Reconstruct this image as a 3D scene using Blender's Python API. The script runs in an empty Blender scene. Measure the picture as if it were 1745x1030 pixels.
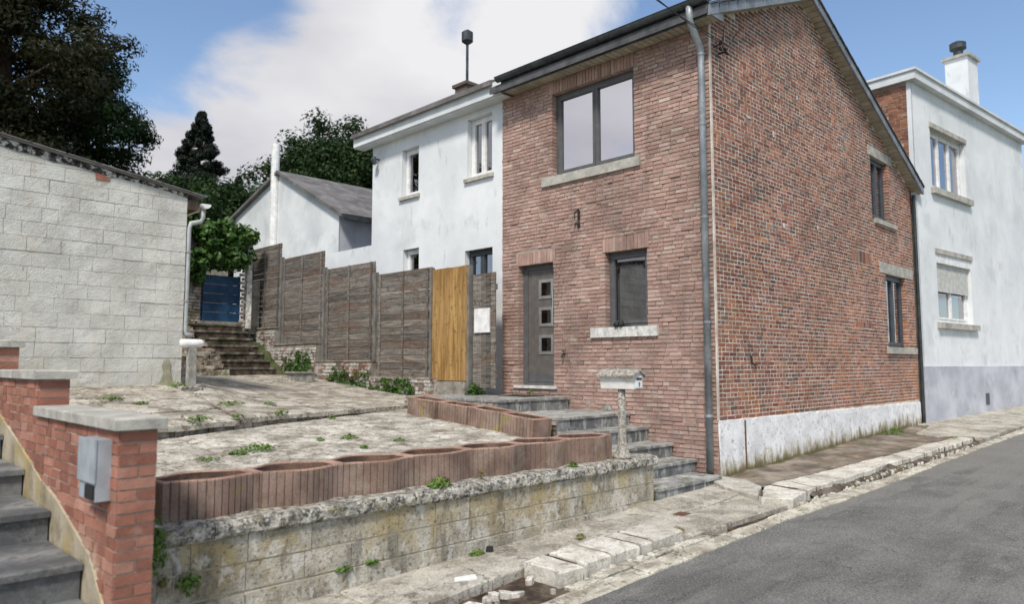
import bpy, bmesh, math, random
import numpy as np
from mathutils import Vector, noise as mnoise
random.seed(7); np.random.seed(7)
R = math.radians
ZO = 1.97                      # height of the lens above the road beneath it; coordinates below are relative to the lens height
sc = bpy.context.scene
C = sc.collection
# ------------------------------------------------------------------ camera
cam = bpy.data.cameras.new('camera'); camo = bpy.data.objects.new('camera', cam); C.objects.link(camo)
camo.location = (0, 0, ZO); camo.rotation_euler = (R(90) + math.atan(107 / 1250), 0, R(-45))
cam.sensor_width = 36; cam.lens = 36 * 1250 / 1745; cam.clip_end = 2000; cam.clip_start = .05
cam.dof.use_dof = True; cam.dof.focus_distance = 10.5; cam.dof.aperture_fstop = 1.2
sc.camera = camo
# ------------------------------------------------------------------ sky, sun, exposure
SUN_EL, SUN_AZ = 50, 238       # azimuth clockwise from +Y: over the camera's left shoulder
w = bpy.data.worlds.new('World'); sc.world = w; w.use_nodes = True
wn = w.node_tree; wn.nodes.clear()
def wnode(t, **k):
    n = wn.nodes.new(t)
    for a, b in k.items(): setattr(n, a, b)
    return n
wl = wn.links.new
sky = wnode('ShaderNodeTexSky', sky_type='NISHITA', sun_disc=False, sun_elevation=R(SUN_EL), sun_rotation=R(SUN_AZ))
sky.air_density = 1.0; sky.dust_density = .35; sky.ozone_density = 1.6
tc = wnode('ShaderNodeTexCoord')
sep = wnode('ShaderNodeSeparateXYZ'); wl(tc.outputs['Generated'], sep.inputs[0])
def wmath(op, a, b=None, clamp=False):
    n = wnode('ShaderNodeMath', operation=op, use_clamp=clamp)
    for i, v in enumerate((a, b)):
        if v is None: continue
        if isinstance(v, (int, float)): n.inputs[i].default_value = v
        else: wl(v, n.inputs[i])
    return n.outputs[0]
den = wmath('ADD', wmath('MAXIMUM', sep.outputs[2], 0.0), .22)
cmb = wnode('ShaderNodeCombineXYZ')
wl(wmath('DIVIDE', sep.outputs[0], den), cmb.inputs[0]); wl(wmath('DIVIDE', sep.outputs[1], den), cmb.inputs[1])
cmb.inputs[2].default_value = 3.7
def wnoise(scale, detail, rough=.55, dist=0.):
    n = wnode('ShaderNodeTexNoise'); n.inputs['Scale'].default_value = scale; n.inputs['Detail'].default_value = detail
    n.inputs['Roughness'].default_value = rough; n.inputs['Distortion'].default_value = dist
    wl(cmb.outputs[0], n.inputs['Vector']); return n.outputs['Fac']
P_ = math.atan(107 / 1250); S2 = math.sqrt(2)
def ray(px, py):
    r = (px - 872.5) / 1250; v = -(py - 515) / 1250
    d = math.cos(P_) - v * math.sin(P_); z = math.sin(P_) + v * math.cos(P_)
    return Vector(((d + r) / S2, (d - r) / S2, z)).normalized()
bias = None                    # where the banks of cloud stand (+) and where the sky is open (-)
for (px, py, deg, amt) in [(800, 40, 15, .27), (620, 160, 10, .17), (690, 190, 7, .1), (390, 190, 8, .24), (450, 115, 7, .15), (270, 235, 7, .2), (980, -20, 9, .12), (570, 50, 8, .12), (1640, 250, 9, .1),
                           (300, 40, 10, -.16), (505, 130, 5, -.16), (1300, 30, 14, -.24), (1500, -40, 16, -.2), (1700, 40, 14, -.2), (240, 110, 7, -.15), (660, 110, 3, -.1), (None, (-.80, .60, .42), 34, .16), (None, (-.35, -.6, .6), 40, .1)]:
    d = ray(px, py) if px is not None else Vector(py).normalized()
    dp = wnode('ShaderNodeVectorMath', operation='DOT_PRODUCT'); wl(tc.outputs['Generated'], dp.inputs[0]); dp.inputs[1].default_value = d
    mr = wnode('ShaderNodeMapRange', interpolation_type='SMOOTHERSTEP'); wl(dp.outputs['Value'], mr.inputs[0])
    mr.inputs[1].default_value = math.cos(R(deg)); mr.inputs[2].default_value = 1; mr.inputs[3].default_value = 0; mr.inputs[4].default_value = amt
    bias = mr.outputs[0] if bias is None else wmath('ADD', bias, mr.outputs[0])
dens = wmath('ADD', wmath('ADD', wmath('MULTIPLY', wmath('SUBTRACT', wnoise(1.5, 10, .6, .35), .5), 1.7), .5), bias)
cm = wnode('ShaderNodeMapRange', interpolation_type='SMOOTHSTEP'); wl(dens, cm.inputs[0])
cm.inputs[1].default_value = .40; cm.inputs[2].default_value = .72
shade = wnode('ShaderNodeValToRGB'); wl(wnoise(.8, 6, .5), shade.inputs[0])
shade.color_ramp.elements[0].position = .41; shade.color_ramp.elements[0].color = (3.2, 3.2, 3.5, 1)
shade.color_ramp.elements[1].position = .58; shade.color_ramp.elements[1].color = (4.9, 4.85, 4.95, 1)
skyc = wnode('ShaderNodeMix', data_type='RGBA', blend_type='MULTIPLY'); skyc.inputs[0].default_value = 1.0
wl(sky.outputs[0], skyc.inputs[6]); skyc.inputs[7].default_value = (1.0, 1.0, 1.0, 1)
wm = wnode('ShaderNodeMix', data_type='RGBA'); wl(cm.outputs[0], wm.inputs[0]); wl(skyc.outputs[2], wm.inputs[6]); wl(shade.outputs[0], wm.inputs[7])
bg = wnode('ShaderNodeBackground'); bg.inputs['Strength'].default_value = .1; wl(wm.outputs[2], bg.inputs[0])
wo = wnode('ShaderNodeOutputWorld'); wl(bg.outputs[0], wo.inputs[0])
sl = bpy.data.lights.new('sun', 'SUN'); sl.energy = 2.1; sl.angle = R(10); sl.color = (1, .94, .85)
so = bpy.data.objects.new('sun', sl); C.objects.link(so)
sd = Vector((math.sin(R(SUN_AZ)) * math.cos(R(SUN_EL)), math.cos(R(SUN_AZ)) * math.cos(R(SUN_EL)), math.sin(R(SUN_EL))))
so.rotation_euler = sd.to_track_quat('Z', 'Y').to_euler(); so.location = (-6, -8, 20)
vs = sc.view_settings; vs.view_transform = 'Standard'; vs.look = 'None'; vs.exposure = 0.82; vs.gamma = 1; vs.use_curve_mapping = False
try: sc.cycles.max_bounces = 8
except Exception: pass
# ------------------------------------------------------------------ helpers: materials
MATS = {}
class NT:
    def __init__(s, name):
        m = bpy.data.materials.new(name); m.use_nodes = True; s.m = m; s.t = m.node_tree; s.b = s.t.nodes['Principled BSDF']
        s.geo = s.t.nodes.new('ShaderNodeNewGeometry'); s.pos = s.geo.outputs['Position']
    def n(s, t, **k):
        x = s.t.nodes.new(t)
        for a, b in k.items(): setattr(x, a, b)
        return x
    def l(s, a, b): s.t.links.new(a, b)
    def vec(s, stretch):
        if stretch == (1, 1, 1): return s.pos
        x = s.n('ShaderNodeVectorMath', operation='MULTIPLY'); s.l(s.pos, x.inputs[0]); x.inputs[1].default_value = stretch; return x.outputs[0]
    def noise(s, scale, detail=5, rough=.6, stretch=(1, 1, 1), dist=0):
        x = s.n('ShaderNodeTexNoise'); s.l(s.vec(stretch), x.inputs['Vector'])
        x.inputs['Scale'].default_value = scale; x.inputs['Detail'].default_value = detail; x.inputs['Roughness'].default_value = rough; x.inputs['Distortion'].default_value = dist
        return x.outputs['Fac']
    def voro(s, scale, feature='F1', stretch=(1, 1, 1)):
        x = s.n('ShaderNodeTexVoronoi', feature=feature); s.l(s.vec(stretch), x.inputs['Vector']); x.inputs['Scale'].default_value = scale; return x.outputs['Distance']
    def rng(s, v, a, b, c=0., d=1., smooth=True):
        x = s.n('ShaderNodeMapRange', interpolation_type='SMOOTHSTEP' if smooth else 'LINEAR'); s.l(v, x.inputs[0])
        for i, q in enumerate((a, b, c, d)): x.inputs[i + 1].default_value = q
        return x.outputs[0]
    def ramp(s, v, stops, const=False):
        x = s.n('ShaderNodeValToRGB'); s.l(v, x.inputs[0]); cr = x.color_ramp
        if const: cr.interpolation = 'CONSTANT'
        while len(cr.elements) < len(stops): cr.elements.new(1)
        for e, (p, c) in zip(cr.elements, stops): e.position = p; e.color = (*c, 1)
        return x.outputs[0]
    def mix(s, f, a, b, mode='MIX'):
        x = s.n('ShaderNodeMix', data_type='RGBA', blend_type=mode)
        for i, q in ((0, f), (6, a), (7, b)):
            if isinstance(q, (int, float)): x.inputs[i].default_value = q
            elif isinstance(q, tuple): x.inputs[i].default_value = (*q, 1)
            else: s.l(q, x.inputs[i])
        return x.outputs[2]
    def math(s, op, a, b=None, clamp=False):
        x = s.n('ShaderNodeMath', operation=op, use_clamp=clamp)
        for i, q in enumerate((a, b)):
            if q is None: continue
            if isinstance(q, (int, float)): x.inputs[i].default_value = q
            else: s.l(q, x.inputs[i])
        return x.outputs[0]
    def attr(s, name='tint'):
        x = s.n('ShaderNodeAttribute', attribute_name=name); y = s.n('ShaderNodeSeparateXYZ'); s.l(x.outputs['Vector'], y.inputs[0]); return y.outputs
    def z(s):
        y = s.n('ShaderNodeSeparateXYZ'); s.l(s.pos, y.inputs[0]); return y.outputs[2]
def surf(name, stops, scale=2., detail=7, rough=.85, layers=(), bump=.25, bscale=60, palette=None, tint=0., spec=.3, coarse=.0, metal=0., stretch=(1, 1, 1), grain=.12, gscale=90, crack=None):
    """stops: colour ramp on a world-space noise; layers: (colour, scale, lo, hi, amount, stretch, z range or None) of stains, moss, bare patches"""
    q_ = lambda v: .5 + (v - .5) * .6
    stops = [(q_(p), c) for p, c in stops]
    s = NT(name); t = s.attr() if (palette or tint) else None
    col = s.ramp(s.noise(scale, detail, stretch=stretch), stops)
    if palette:
        pc = s.ramp(t[1], palette, True); col = s.mix(1., pc, col, 'MULTIPLY')
    if tint:
        v = s.rng(t[0], 0, 1, 1 - tint, 1 + tint, False); cb = s.n('ShaderNodeCombineXYZ')
        for i in range(3): s.l(v, cb.inputs[i])
        col = s.mix(1., col, cb.outputs[0], 'MULTIPLY')
    if grain:
        g = s.rng(s.noise(gscale, 4, .7), .25, .75, 1 - grain * 2, 1 + grain * 2, False); cb = s.n('ShaderNodeCombineXYZ')
        for i in range(3): s.l(g, cb.inputs[i])
        col = s.mix(1., col, cb.outputs[0], 'MULTIPLY')
    for L in layers:
        c, scl, lo, hi, amt = L[:5]; st = L[5] if len(L) > 5 and L[5] else (1, 1, 1)
        f = s.rng(s.noise(scl, 8, .65, st, .3), q_(lo), q_(hi), 0, amt)
        if len(L) > 6 and L[6]: f = s.math('MULTIPLY', f, s.rng(s.z(), L[6][0] + ZO, L[6][1] + ZO, 1, 0))
        if len(L) > 7: f = s.math('MULTIPLY', f, s.rng(s.noise(L[7], 3, .5), .4, .6, 0, 1))
        col = s.mix(f, col, c)
    for (cs, cw, ca, gate) in (crack or ()):           # hairline cracks: the thin contour of a noise, broken up by another
        d_ = s.math('ABSOLUTE', s.math('SUBTRACT', s.noise(cs, 6, .6, (1, 1, 1), .4), .5))
        f = s.math('MULTIPLY', s.rng(d_, 0, cw, ca, 0), s.rng(s.noise(cs * .7 + .13, 3), gate, gate + .08, 0, 1)); col = s.mix(f, col, (.035, .03, .026))
    s.l(col, s.b.inputs['Base Color']); s.b.inputs['Roughness'].default_value = rough; s.b.inputs['Specular IOR Level'].default_value = spec; s.b.inputs['Metallic'].default_value = metal
    if bump:
        h = s.noise(bscale, 6, .7)
        if coarse: h = s.math('ADD', h, s.math('MULTIPLY', s.noise(bscale / 8, 5, .6), coarse))
        bp = s.n('ShaderNodeBump'); bp.inputs['Strength'].default_value = bump; bp.inputs['Distance'].default_value = .02; s.l(h, bp.inputs['Height']); s.l(bp.outputs[0], s.b.inputs['Normal'])
    MATS[name] = s.m; return s.m
def plain(name, col, rough=.5, metal=0., spec=.4, var=.12, scale=8):
    return surf(name, [(.3, tuple(c * (1 - var) for c in col)), (.7, tuple(min(1, c * (1 + var)) for c in col))], scale, 5, rough, (), .05, 120, None, 0, spec, 0, metal, grain=.03)
def g3(v): return (v, v, v)
brickmod = [(.25, g3(.62)), (.5, g3(.95)), (.75, g3(1.2))]
surf('facade_brick', [(.3, g3(.78)), (.5, g3(1.)), (.72, g3(1.18))], 1.3, 9, .9, [((.42, .34, .29), 2.2, .56, .8, .35), ((.6, .5, .43), 14, .6, .8, .4), ((.2, .13, .11), 22, .62, .85, .3), ((.2, .15, .13), 3, .54, .7, .35, (1, 1, .12))], .5, 70,
     [(0, (0.408, 0.261, 0.216)), (.2, (0.455, 0.305, 0.257)), (.42, (0.365, 0.231, 0.191)), (.58, (0.427, 0.281, 0.230)), (.74, (0.379, 0.256, 0.214)), (.84, (0.474, 0.340, 0.289)), (.93, (0.322, 0.222, 0.186)), (.97, (0.494, 0.384, 0.323))], .09, coarse=1.)
surf('facade_mortar', [(.3, (.26, .205, .175)), (.7, (.42, .345, .3))], 6, 8, .95, (), .5, 90)
surf('gable_brick', [(.3, g3(.78)), (.5, g3(1.)), (.72, g3(1.22))], .8, 10, .88, [((.26, .2, .175), 1.1, .52, .78, .45, None, (9, 2.2)), ((.42, .165, .055), .9, .48, .68, .6, None, (-.9, 3.0)), ((.08, .06, .055), 20, .64, .85, .4), ((.5, .4, .33), 9, .64, .82, .35), ((.17, .12, .1), 2.4, .53, .68, .4, (1, 1, .15))], .5, 75,
     [(0, (.28, .105, .07)), (.16, (.34, .14, .088)), (.32, (.22, .085, .06)), (.48, (.38, .17, .105)), (.6, (.2, .105, .08)), (.7, (.14, .105, .09)), (.76, (.32, .17, .13)), (.88, (.43, .185, .085)), (.95, (.19, .15, .125))], .18, coarse=1.)
surf('gable_mortar', [(.3, (.56, .49, .42)), (.7, (.78, .71, .63))], 3, 8, .95, [((.4, .34, .28), 2, .54, .75, .45)], .6, 80)
surf('pillar_brick', [(.3, g3(.8)), (.7, g3(1.1))], 3, 8, .85, [((.55, .47, .36), 3, .5, .72, .8, None, (-1.35, -1.0)), ((.45, .3, .24), 8, .6, .8, .4)], .4, 80,
     [(0, (.34, .145, .1)), (.4, (.38, .175, .125)), (.7, (.29, .12, .085)), (.88, (.4, .205, .15))], .14)
surf('pillar_mortar', [(.3, (.34, .27, .21)), (.7, (.52, .43, .34))], 5, 8, .95, (), .4, 80)
surf('lintel_stone', [(.3, (.34, .33, .29)), (.7, (.52, .5, .45))], 5, 8, .85, [((.2, .19, .17), 7, .55, .8, .5)], .35, 70)
surf('white_sill', [(.3, (.5, .49, .46)), (.7, (.74, .73, .7))], 9, 7, .8, [((.2, .19, .17), 12, .58, .75, .6, (1, 1, .25))], .3, 80)
def whitewash():
    s = NT('whitewash'); col = s.ramp(s.noise(4, 9), [(.4, (.72, .73, .74)), (.6, (.9, .905, .92))])
    y = s.n('ShaderNodeSeparateXYZ'); s.l(s.pos, y.inputs[0]); h = s.math('SUBTRACT', y.outputs[2], s.math('MULTIPLY', y.outputs[0], .0297))
    col = s.mix(s.rng(s.noise(10, 9, .7), .55, .62, 0, .7), col, (.42, .37, .31)); col = s.mix(s.rng(s.noise(34, 6, .7), .56, .63, 0, .55), col, (.36, .33, .29))
    v = s.math('ADD', h, s.math('MULTIPLY', s.math('SUBTRACT', s.noise(5, 8, .7, (1, 1, .35)), .5), 1.1))
    col = s.mix(s.rng(v, .12, .36, .9, 0), col, (.37, .32, .2)); col = s.mix(s.rng(v, .05, .2, .9, 0), col, (.17, .14, .08))
    s.l(col, s.b.inputs['Base Color']); s.b.inputs['Roughness'].default_value = .9; bp = s.n('ShaderNodeBump'); bp.inputs['Strength'].default_value = .6; bp.inputs['Distance'].default_value = .02; s.l(s.noise(30, 8, .7), bp.inputs['Height']); s.l(bp.outputs[0], s.b.inputs['Normal']); MATS['whitewash'] = s.m
whitewash()
surf('shed_paint', [(.3, (.52, .515, .47)), (.5, (.61, .605, .56)), (.72, (.69, .685, .635))], 2.2, 9, .9, [((.6, .56, .47), 1.6, .52, .72, .4), ((.42, .385, .32), 5, .64, .74, .45), ((.25, .22, .19), 17, .68, .76, .55), ((.56, .52, .43), 3, .42, .6, .6, None, (-.35, .25))], .55, 55, None, .05, coarse=2., grain=.07)
surf('shed_grime', [(.3, (.02, .019, .017)), (.46, (.09, .085, .075)), (.56, (.4, .39, .36)), (.7, (.62, .62, .59))], 16, 10, .95, (), .8, 40, coarse=2.)
surf('shed_joint', [(.3, (.47, .46, .415)), (.7, (.62, .61, .56))], 6, 8, .95, (), .3, 60)
surf('bare_render', [(.3, (.3, .29, .2)), (.7, (.42, .4, .28))], 10, 6, .95)
surf('block_stone', [(.28, (.28, .255, .205)), (.5, (.43, .395, .325)), (.72, (.55, .515, .44))], 3.2, 10, .9,
     [((.44, .36, .2), 1.9, .46, .66, .7, None, (-1.3, -1.7)), ((.43, .33, .15), 2.6, .5, .64, .55, (1, 1, .5), (-1.3, -1.95)), ((.1, .09, .075), 6, .54, .7, .5, (1, 1, .3)), ((.68, .66, .61), 8, .55, .68, .6, (1, 1, .6)), ((.12, .11, .09), 3, .42, .66, .8, None, (-1.95, -1.6)), ((.06, .055, .045), 30, .58, .7, .65)], .7, 48, None, .09, coarse=1.4, grain=.2, gscale=60)
surf('block_joint', [(.3, (.42, .36, .25)), (.7, (.6, .54, .42))], 8, 8, .95, (), .5, 70)
surf('coping_stone', [(.28, (.16, .15, .13)), (.48, (.37, .35, .3)), (.7, (.6, .57, .51))], 14, 10, .92, [((.035, .035, .03), 24, .52, .64, .8), ((.68, .65, .58), 30, .56, .66, .7), ((.34, .3, .12), 6, .58, .72, .5), ((.07, .065, .055), 5, .54, .66, .5)], .9, 40, coarse=1.6, grain=.25, gscale=70, crack=[(2.5, .012, .7, .5)])
surf('terrace_concrete', [(.28, (.26, .236, .19)), (.5, (.455, .427, .365)), (.7, (.62, .59, .52))], 2.2, 11, .93, [((.2, .165, .115), 3, .52, .68, .6, (1, 2.2, 1)), ((.78, .74, .66), 4, .54, .66, .6), ((.1, .08, .055), 12, .58, .7, .65), ((.06, .05, .04), 34, .6, .7, .6)], .7, 36, None, .08, coarse=2., grain=.2, gscale=60, crack=[(.8, .006, .8, .5), (2.2, .01, .6, .54)])
surf('upper_concrete', [(.28, (.24, .21, .165)), (.5, (.42, .385, .325)), (.7, (.6, .56, .48))], 2.2, 11, .93, [((.13, .1, .07), 2.4, .5, .66, .65, (1, 3, 1)), ((.66, .62, .54), 4, .54, .66, .6), ((.06, .06, .02), 8, .6, .72, .6), ((.05, .045, .035), 30, .6, .7, .6)], .7, 36, None, .1, coarse=2., grain=.2, gscale=60, crack=[(.9, .008, .8, .48), (2.2, .01, .6, .54)])
surf('pavement_concrete', [(.28, (.27, .245, .2)), (.5, (.41, .38, .32)), (.72, (.54, .51, .44))], 2.4, 10, .92, [((.18, .155, .12), 1.5, .55, .72, .5), ((.12, .1, .08), 7, .58, .7, .55), ((.64, .6, .53), 22, .58, .68, .55)], .6, 60, None, .08, coarse=1.2, grain=.3, gscale=70, crack=[(1.1, .007, .8, .5), (3, .01, .5, .55)])
surf('kerb_concrete', [(.28, (.47, .44, .375)), (.5, (.6, .57, .5)), (.72, (.7, .67, .6))], 4, 9, .92, [((.26, .225, .175), 5, .58, .72, .45), ((.1, .09, .07), 22, .6, .7, .45)], .6, 60, None, .14, coarse=1., grain=.16, gscale=70)
surf('gutter_concrete', [(.28, (.36, .33, .265)), (.5, (.51, .48, .395)), (.72, (.65, .62, .53))], 4, 10, .92, [((.22, .19, .14), 6, .53, .68, .6, (.3, 1, 1)), ((.09, .08, .06), 17, .58, .7, .6)], .6, 55, None, .1, coarse=1.2, grain=.25, gscale=60, crack=[(2.2, .012, .8, .48)])
surf('soil', [(.3, (.03, .022, .016)), (.5, (.075, .055, .04)), (.7, (.15, .115, .085))], 6, 10, .97, [((.2, .1, .055), 5, .6, .72, .4)], 1., 40, coarse=2., grain=.25)
surf('kerb_soil', [(.3, (.06, .047, .036)), (.5, (.11, .088, .068)), (.7, (.2, .17, .135))], 8, 9, .97, (), .9, 40, coarse=2., grain=.25)
surf('raised_earth', [(.3, (.13, .105, .08)), (.5, (.22, .185, .145)), (.7, (.34, .295, .24))], 2.2, 10, .97, [((.3, .165, .1), 1.5, .62, .74, .4), ((.06, .055, .02), 3, .62, .75, .5)], .9, 40, coarse=2., grain=.2)
surf('asphalt', [(.3, (.13, .131, .126)), (.5, (.172, .172, .163)), (.7, (.212, .21, .198))], 1.2, 12, .92, [((.29, .275, .24), 4, .58, .76, .35), ((.235, .23, .212), .9, .47, .58, .7, (.1, 1, 1)), ((.07, .07, .07), 1., .56, .7, .45, (.3, 1, 1)), ((.42, .4, .36), 75, .56, .66, .55), ((.05, .05, .05), 60, .57, .66, .5)], .8, 80, None, 0, coarse=.5, grain=.35, gscale=55, crack=[(.5, .0035, .75, .5), (1.3, .006, .5, .53)])
surf('bluestone', [(.3, (.2, .2, .192)), (.5, (.3, .3, .285)), (.7, (.42, .415, .39))], 4, 9, .75, [((.07, .072, .07), 5, .55, .68, .6), ((.52, .51, .46), 10, .56, .68, .6, (1, 1, .5)), ((.18, .17, .1), 5, .58, .72, .45)], .4, 60, None, .22, coarse=1., grain=.14, gscale=60)
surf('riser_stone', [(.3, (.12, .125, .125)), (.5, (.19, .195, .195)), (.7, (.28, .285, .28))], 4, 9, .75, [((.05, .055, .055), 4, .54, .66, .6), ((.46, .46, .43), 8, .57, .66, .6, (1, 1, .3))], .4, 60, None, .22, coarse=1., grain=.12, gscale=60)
surf('stair_bluestone', [(.3, (.1, .105, .11)), (.7, (.22, .225, .225))], 3, 8, .75, [((.3, .295, .28), 3, .5, .7, .5), ((.05, .055, .05), 6, .56, .7, .5)], .3, 60, None, .12)
surf('rubble_masonry', [(.3, (.17, .135, .105)), (.5, (.31, .27, .22)), (.7, (.46, .42, .36))], 8, 9, .95, [((.12, .14, .05), 5, .55, .7, .7), ((.3, .13, .085), 6, .6, .7, .6)], .9, 40, None, .25, coarse=1.5)
surf('flaked_brick', [(.35, g3(.75)), (.7, g3(1.15))], 4, 9, .95, [((.6, .58, .54), 4.5, .47, .58, .85), ((.12, .1, .08), 13, .6, .75, .6)], .8, 50, [(0, (.28, .16, .12)), (.3, (.5, .47, .43)), (.6, (.22, .17, .14)), (.8, (.4, .3, .25))], .2, coarse=1.5)
surf('old_mortar', [(.3, (.19, .165, .135)), (.7, (.4, .37, .32))], 5, 9, .95, [((.1, .1, .05), 5, .55, .72, .5)], .8, 40)
surf('planter_concrete', [(.28, (.25, .165, .13)), (.5, (.34, .23, .182)), (.72, (.43, .305, .25))], 3, 7, .93, [((.1, .082, .068), 3, .5, .72, .5, (1, 1, .3)), ((.42, .36, .29), 4, .54, .7, .45), ((.42, .34, .08), 2.4, .64, .72, .5), ((.07, .058, .05), 90, .54, .62, .55)], .8, 110, coarse=.4, grain=.26, gscale=90)
surf('exposed_aggregate', [(.3, (.26, .235, .2)), (.5, (.44, .41, .36)), (.7, (.6, .57, .5))], 30, 6, .93, [((.08, .07, .06), 55, .6, .7, .7), ((.14, .13, .09), 5, .58, .75, .5)], 1., 80, coarse=.5, grain=.2)
surf('mailbox_paint', [(.3, (.68, .67, .63)), (.7, (.8, .79, .76))], 6, 6, .6, [((.45, .42, .36), 8, .62, .76, .5)], .15, 60)
plain('grey_frame', (.105, .105, .107), .45); plain('dark_frame', (.06, .068, .075), .45); plain('brushed_steel', (.5, .5, .48), .35, .7); plain('steel_bar', (.62, .62, .6), .25, .9)
plain('door_panel', (.125, .113, .102), .5); plain('black_rubber', (.02, .02, .021), .7); plain('iron_black', (.02, .019, .018), .6); plain('rusted', (.13, .065, .04), .9)
surf('zinc', [(.3, (.22, .24, .26)), (.5, (.3, .325, .345)), (.7, (.4, .425, .445))], 2.5, 8, .5, [((.5, .52, .54), 6, .56, .72, .6, (1, 1, .3)), ((.12, .13, .14), 5, .6, .76, .5)], .1, 60, None, 0, .4, 0, .35, grain=.04)
surf('dark_zinc', [(.3, (.035, .042, .045)), (.7, (.075, .085, .09))], 4, 7, .4, [((.12, .13, .13), 7, .6, .76, .5)], .1, 60, None, .2, .4, 0, .3)
surf('fascia_slate', [(.3, (.075, .085, .095)), (.7, (.14, .152, .165))], 4, 7, .6, [((.2, .21, .22), 9, .6, .75, .4)], .2, 80, None, .25)
surf('verge_zinc', [(.3, (.17, .19, .21)), (.7, (.28, .3, .325))], 4, 7, .55, (), .1, 60, None, .12, .4, 0, .3)
surf('soffit_board', [(.3, (.34, .305, .23)), (.7, (.46, .42, .33))], 6, 7, .7, (), .1, 60, None, .12)
surf('roof_tile', [(.3, (.05, .052, .056)), (.7, (.1, .1, .105))], 3, 7, .8, (), .3, 40, None, .2)
surf('white_render', [(.3, (.68, .705, .72)), (.7, (.8, .82, .83))], .9, 9, .9, [((.55, .57, .57), 1.2, .55, .78, .5), ((.4, .4, .38), 6, .66, .8, .4, (1, 1, .3))], .25, 40, grain=.03)
surf('pale_render', [(.3, (.6, .63, .65)), (.7, (.76, .78, .78))], .9, 9, .9, [((.5, .52, .53), 1.0, .5, .75, .5)], .25, 40, grain=.03)
surf('grey_plinth', [(.3, (.4, .42, .47)), (.7, (.56, .57, .62))], 1.2, 8, .9, [((.32, .33, .37), 2, .55, .75, .5)], .3, 40, grain=.05)
surf('brown_brick', [(.3, g3(.8)), (.7, g3(1.15))], 2, 8, .9, (), .3, 60, [(0, (.27, .125, .075)), (.4, (.22, .1, .065)), (.75, (.31, .15, .1))], .15)
surf('roof_slate', [(.3, (.12, .115, .112)), (.7, (.23, .22, .215))], 2, 8, .8, [((.3, .28, .26), 3, .6, .75, .5)], .3, 30, None, .2)
surf('fence_wood', [(.3, (.08, .07, .06)), (.5, (.15, .132, .112)), (.7, (.25, .225, .195))], 9, 8, .9, [((.15, .085, .058), 1.6, .52, .68, .6, (2, .5, 3)), ((.33, .31, .28), 12, .58, .7, .5, (4, .3, 8)), ((.035, .03, .026), 14, .6, .7, .6)], .4, 40, None, .35, stretch=(4, .25, 7))
surf('yellow_wood', [(.3, (.27, .15, .05)), (.5, (.38, .225, .08)), (.7, (.47, .3, .12))], 3, 8, .75, [((.2, .1, .03), 3, .54, .68, .6, (4, 4, .3)), ((.13, .07, .03), 9, .62, .7, .6)], .3, 40, None, .16, stretch=(5, 5, .4))
plain('concrete_post', (.17, .163, .15), .9, 0, .3, .25, 5)
surf('blue_paint', [(.3, (.012, .045, .1)), (.7, (.022, .075, .155))], 5, 7, .45, [((.01, .03, .06), 3, .55, .75, .5)], .15, 40, None, .15)
plain('white_enamel', (.78, .78, .77), .5); plain('curtain', (.55, .55, .52), .9); plain('grey_box', (.42, .46, .5), .4, .2); plain('pvc_grey', (.42, .44, .44), .5)
plain('flaked_white', (.62, .61, .57), .9, 0, .3, .4, 12); plain('timber_post', (.3, .29, .26), .9, 0, .3, .3, 10); plain('paper', (.75, .75, .73), .8)
surf('bark', [(.3, (.05, .036, .026)), (.7, (.12, .09, .065))], 6, 8, .95, (), .8, 20, stretch=(1, 1, .3))
surf('grass_ground', [(.3, (.03, .05, .015)), (.7, (.08, .1, .035))], 3, 8, .97, [((.12, .09, .06), 1, .5, .7, .6)], .8, 20)
def leafmat(name, cols, rough=.6):
    s = NT(name); t = s.attr(); col = s.ramp(t[0], [(i / (len(cols) - 1), c) for i, c in enumerate(cols)])
    s.l(col, s.b.inputs['Base Color']); s.b.inputs['Roughness'].default_value = rough; s.b.inputs['Specular IOR Level'].default_value = .25
    tr = s.n('ShaderNodeBsdfTranslucent'); s.l(s.mix(1., col, (1.2, 1.25, .6), 'MULTIPLY'), tr.inputs[0])
    mx = s.n('ShaderNodeMixShader'); mx.inputs[0].default_value = .25; s.l(s.b.outputs[0], mx.inputs[1]); s.l(tr.outputs[0], mx.inputs[2])
    s.l(mx.outputs[0], s.t.nodes['Material Output'].inputs[0]); MATS[name] = s.m
leafmat('dark_leaf', [(.007, .018, .005), (.018, .042, .011), (.036, .075, .017), (.065, .1, .025)])
leafmat('brown_leaf', [(.01, .015, .006), (.024, .032, .012), (.055, .042, .018), (.035, .06, .016)])
leafmat('spruce_leaf', [(.006, .012, .008), (.013, .022, .014), (.024, .036, .02)])
leafmat('ivy_leaf', [(.02, .05, .012), (.045, .1, .022), (.08, .16, .035), (.13, .22, .05)], .45)
leafmat('weed_leaf', [(.05, .11, .02), (.1, .19, .035), (.17, .27, .06), (.2, .25, .07)], .5)
leafmat('dry_grass', [(.13, .13, .045), (.22, .2, .08), (.3, .26, .13), (.16, .18, .05)], .8)
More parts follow.
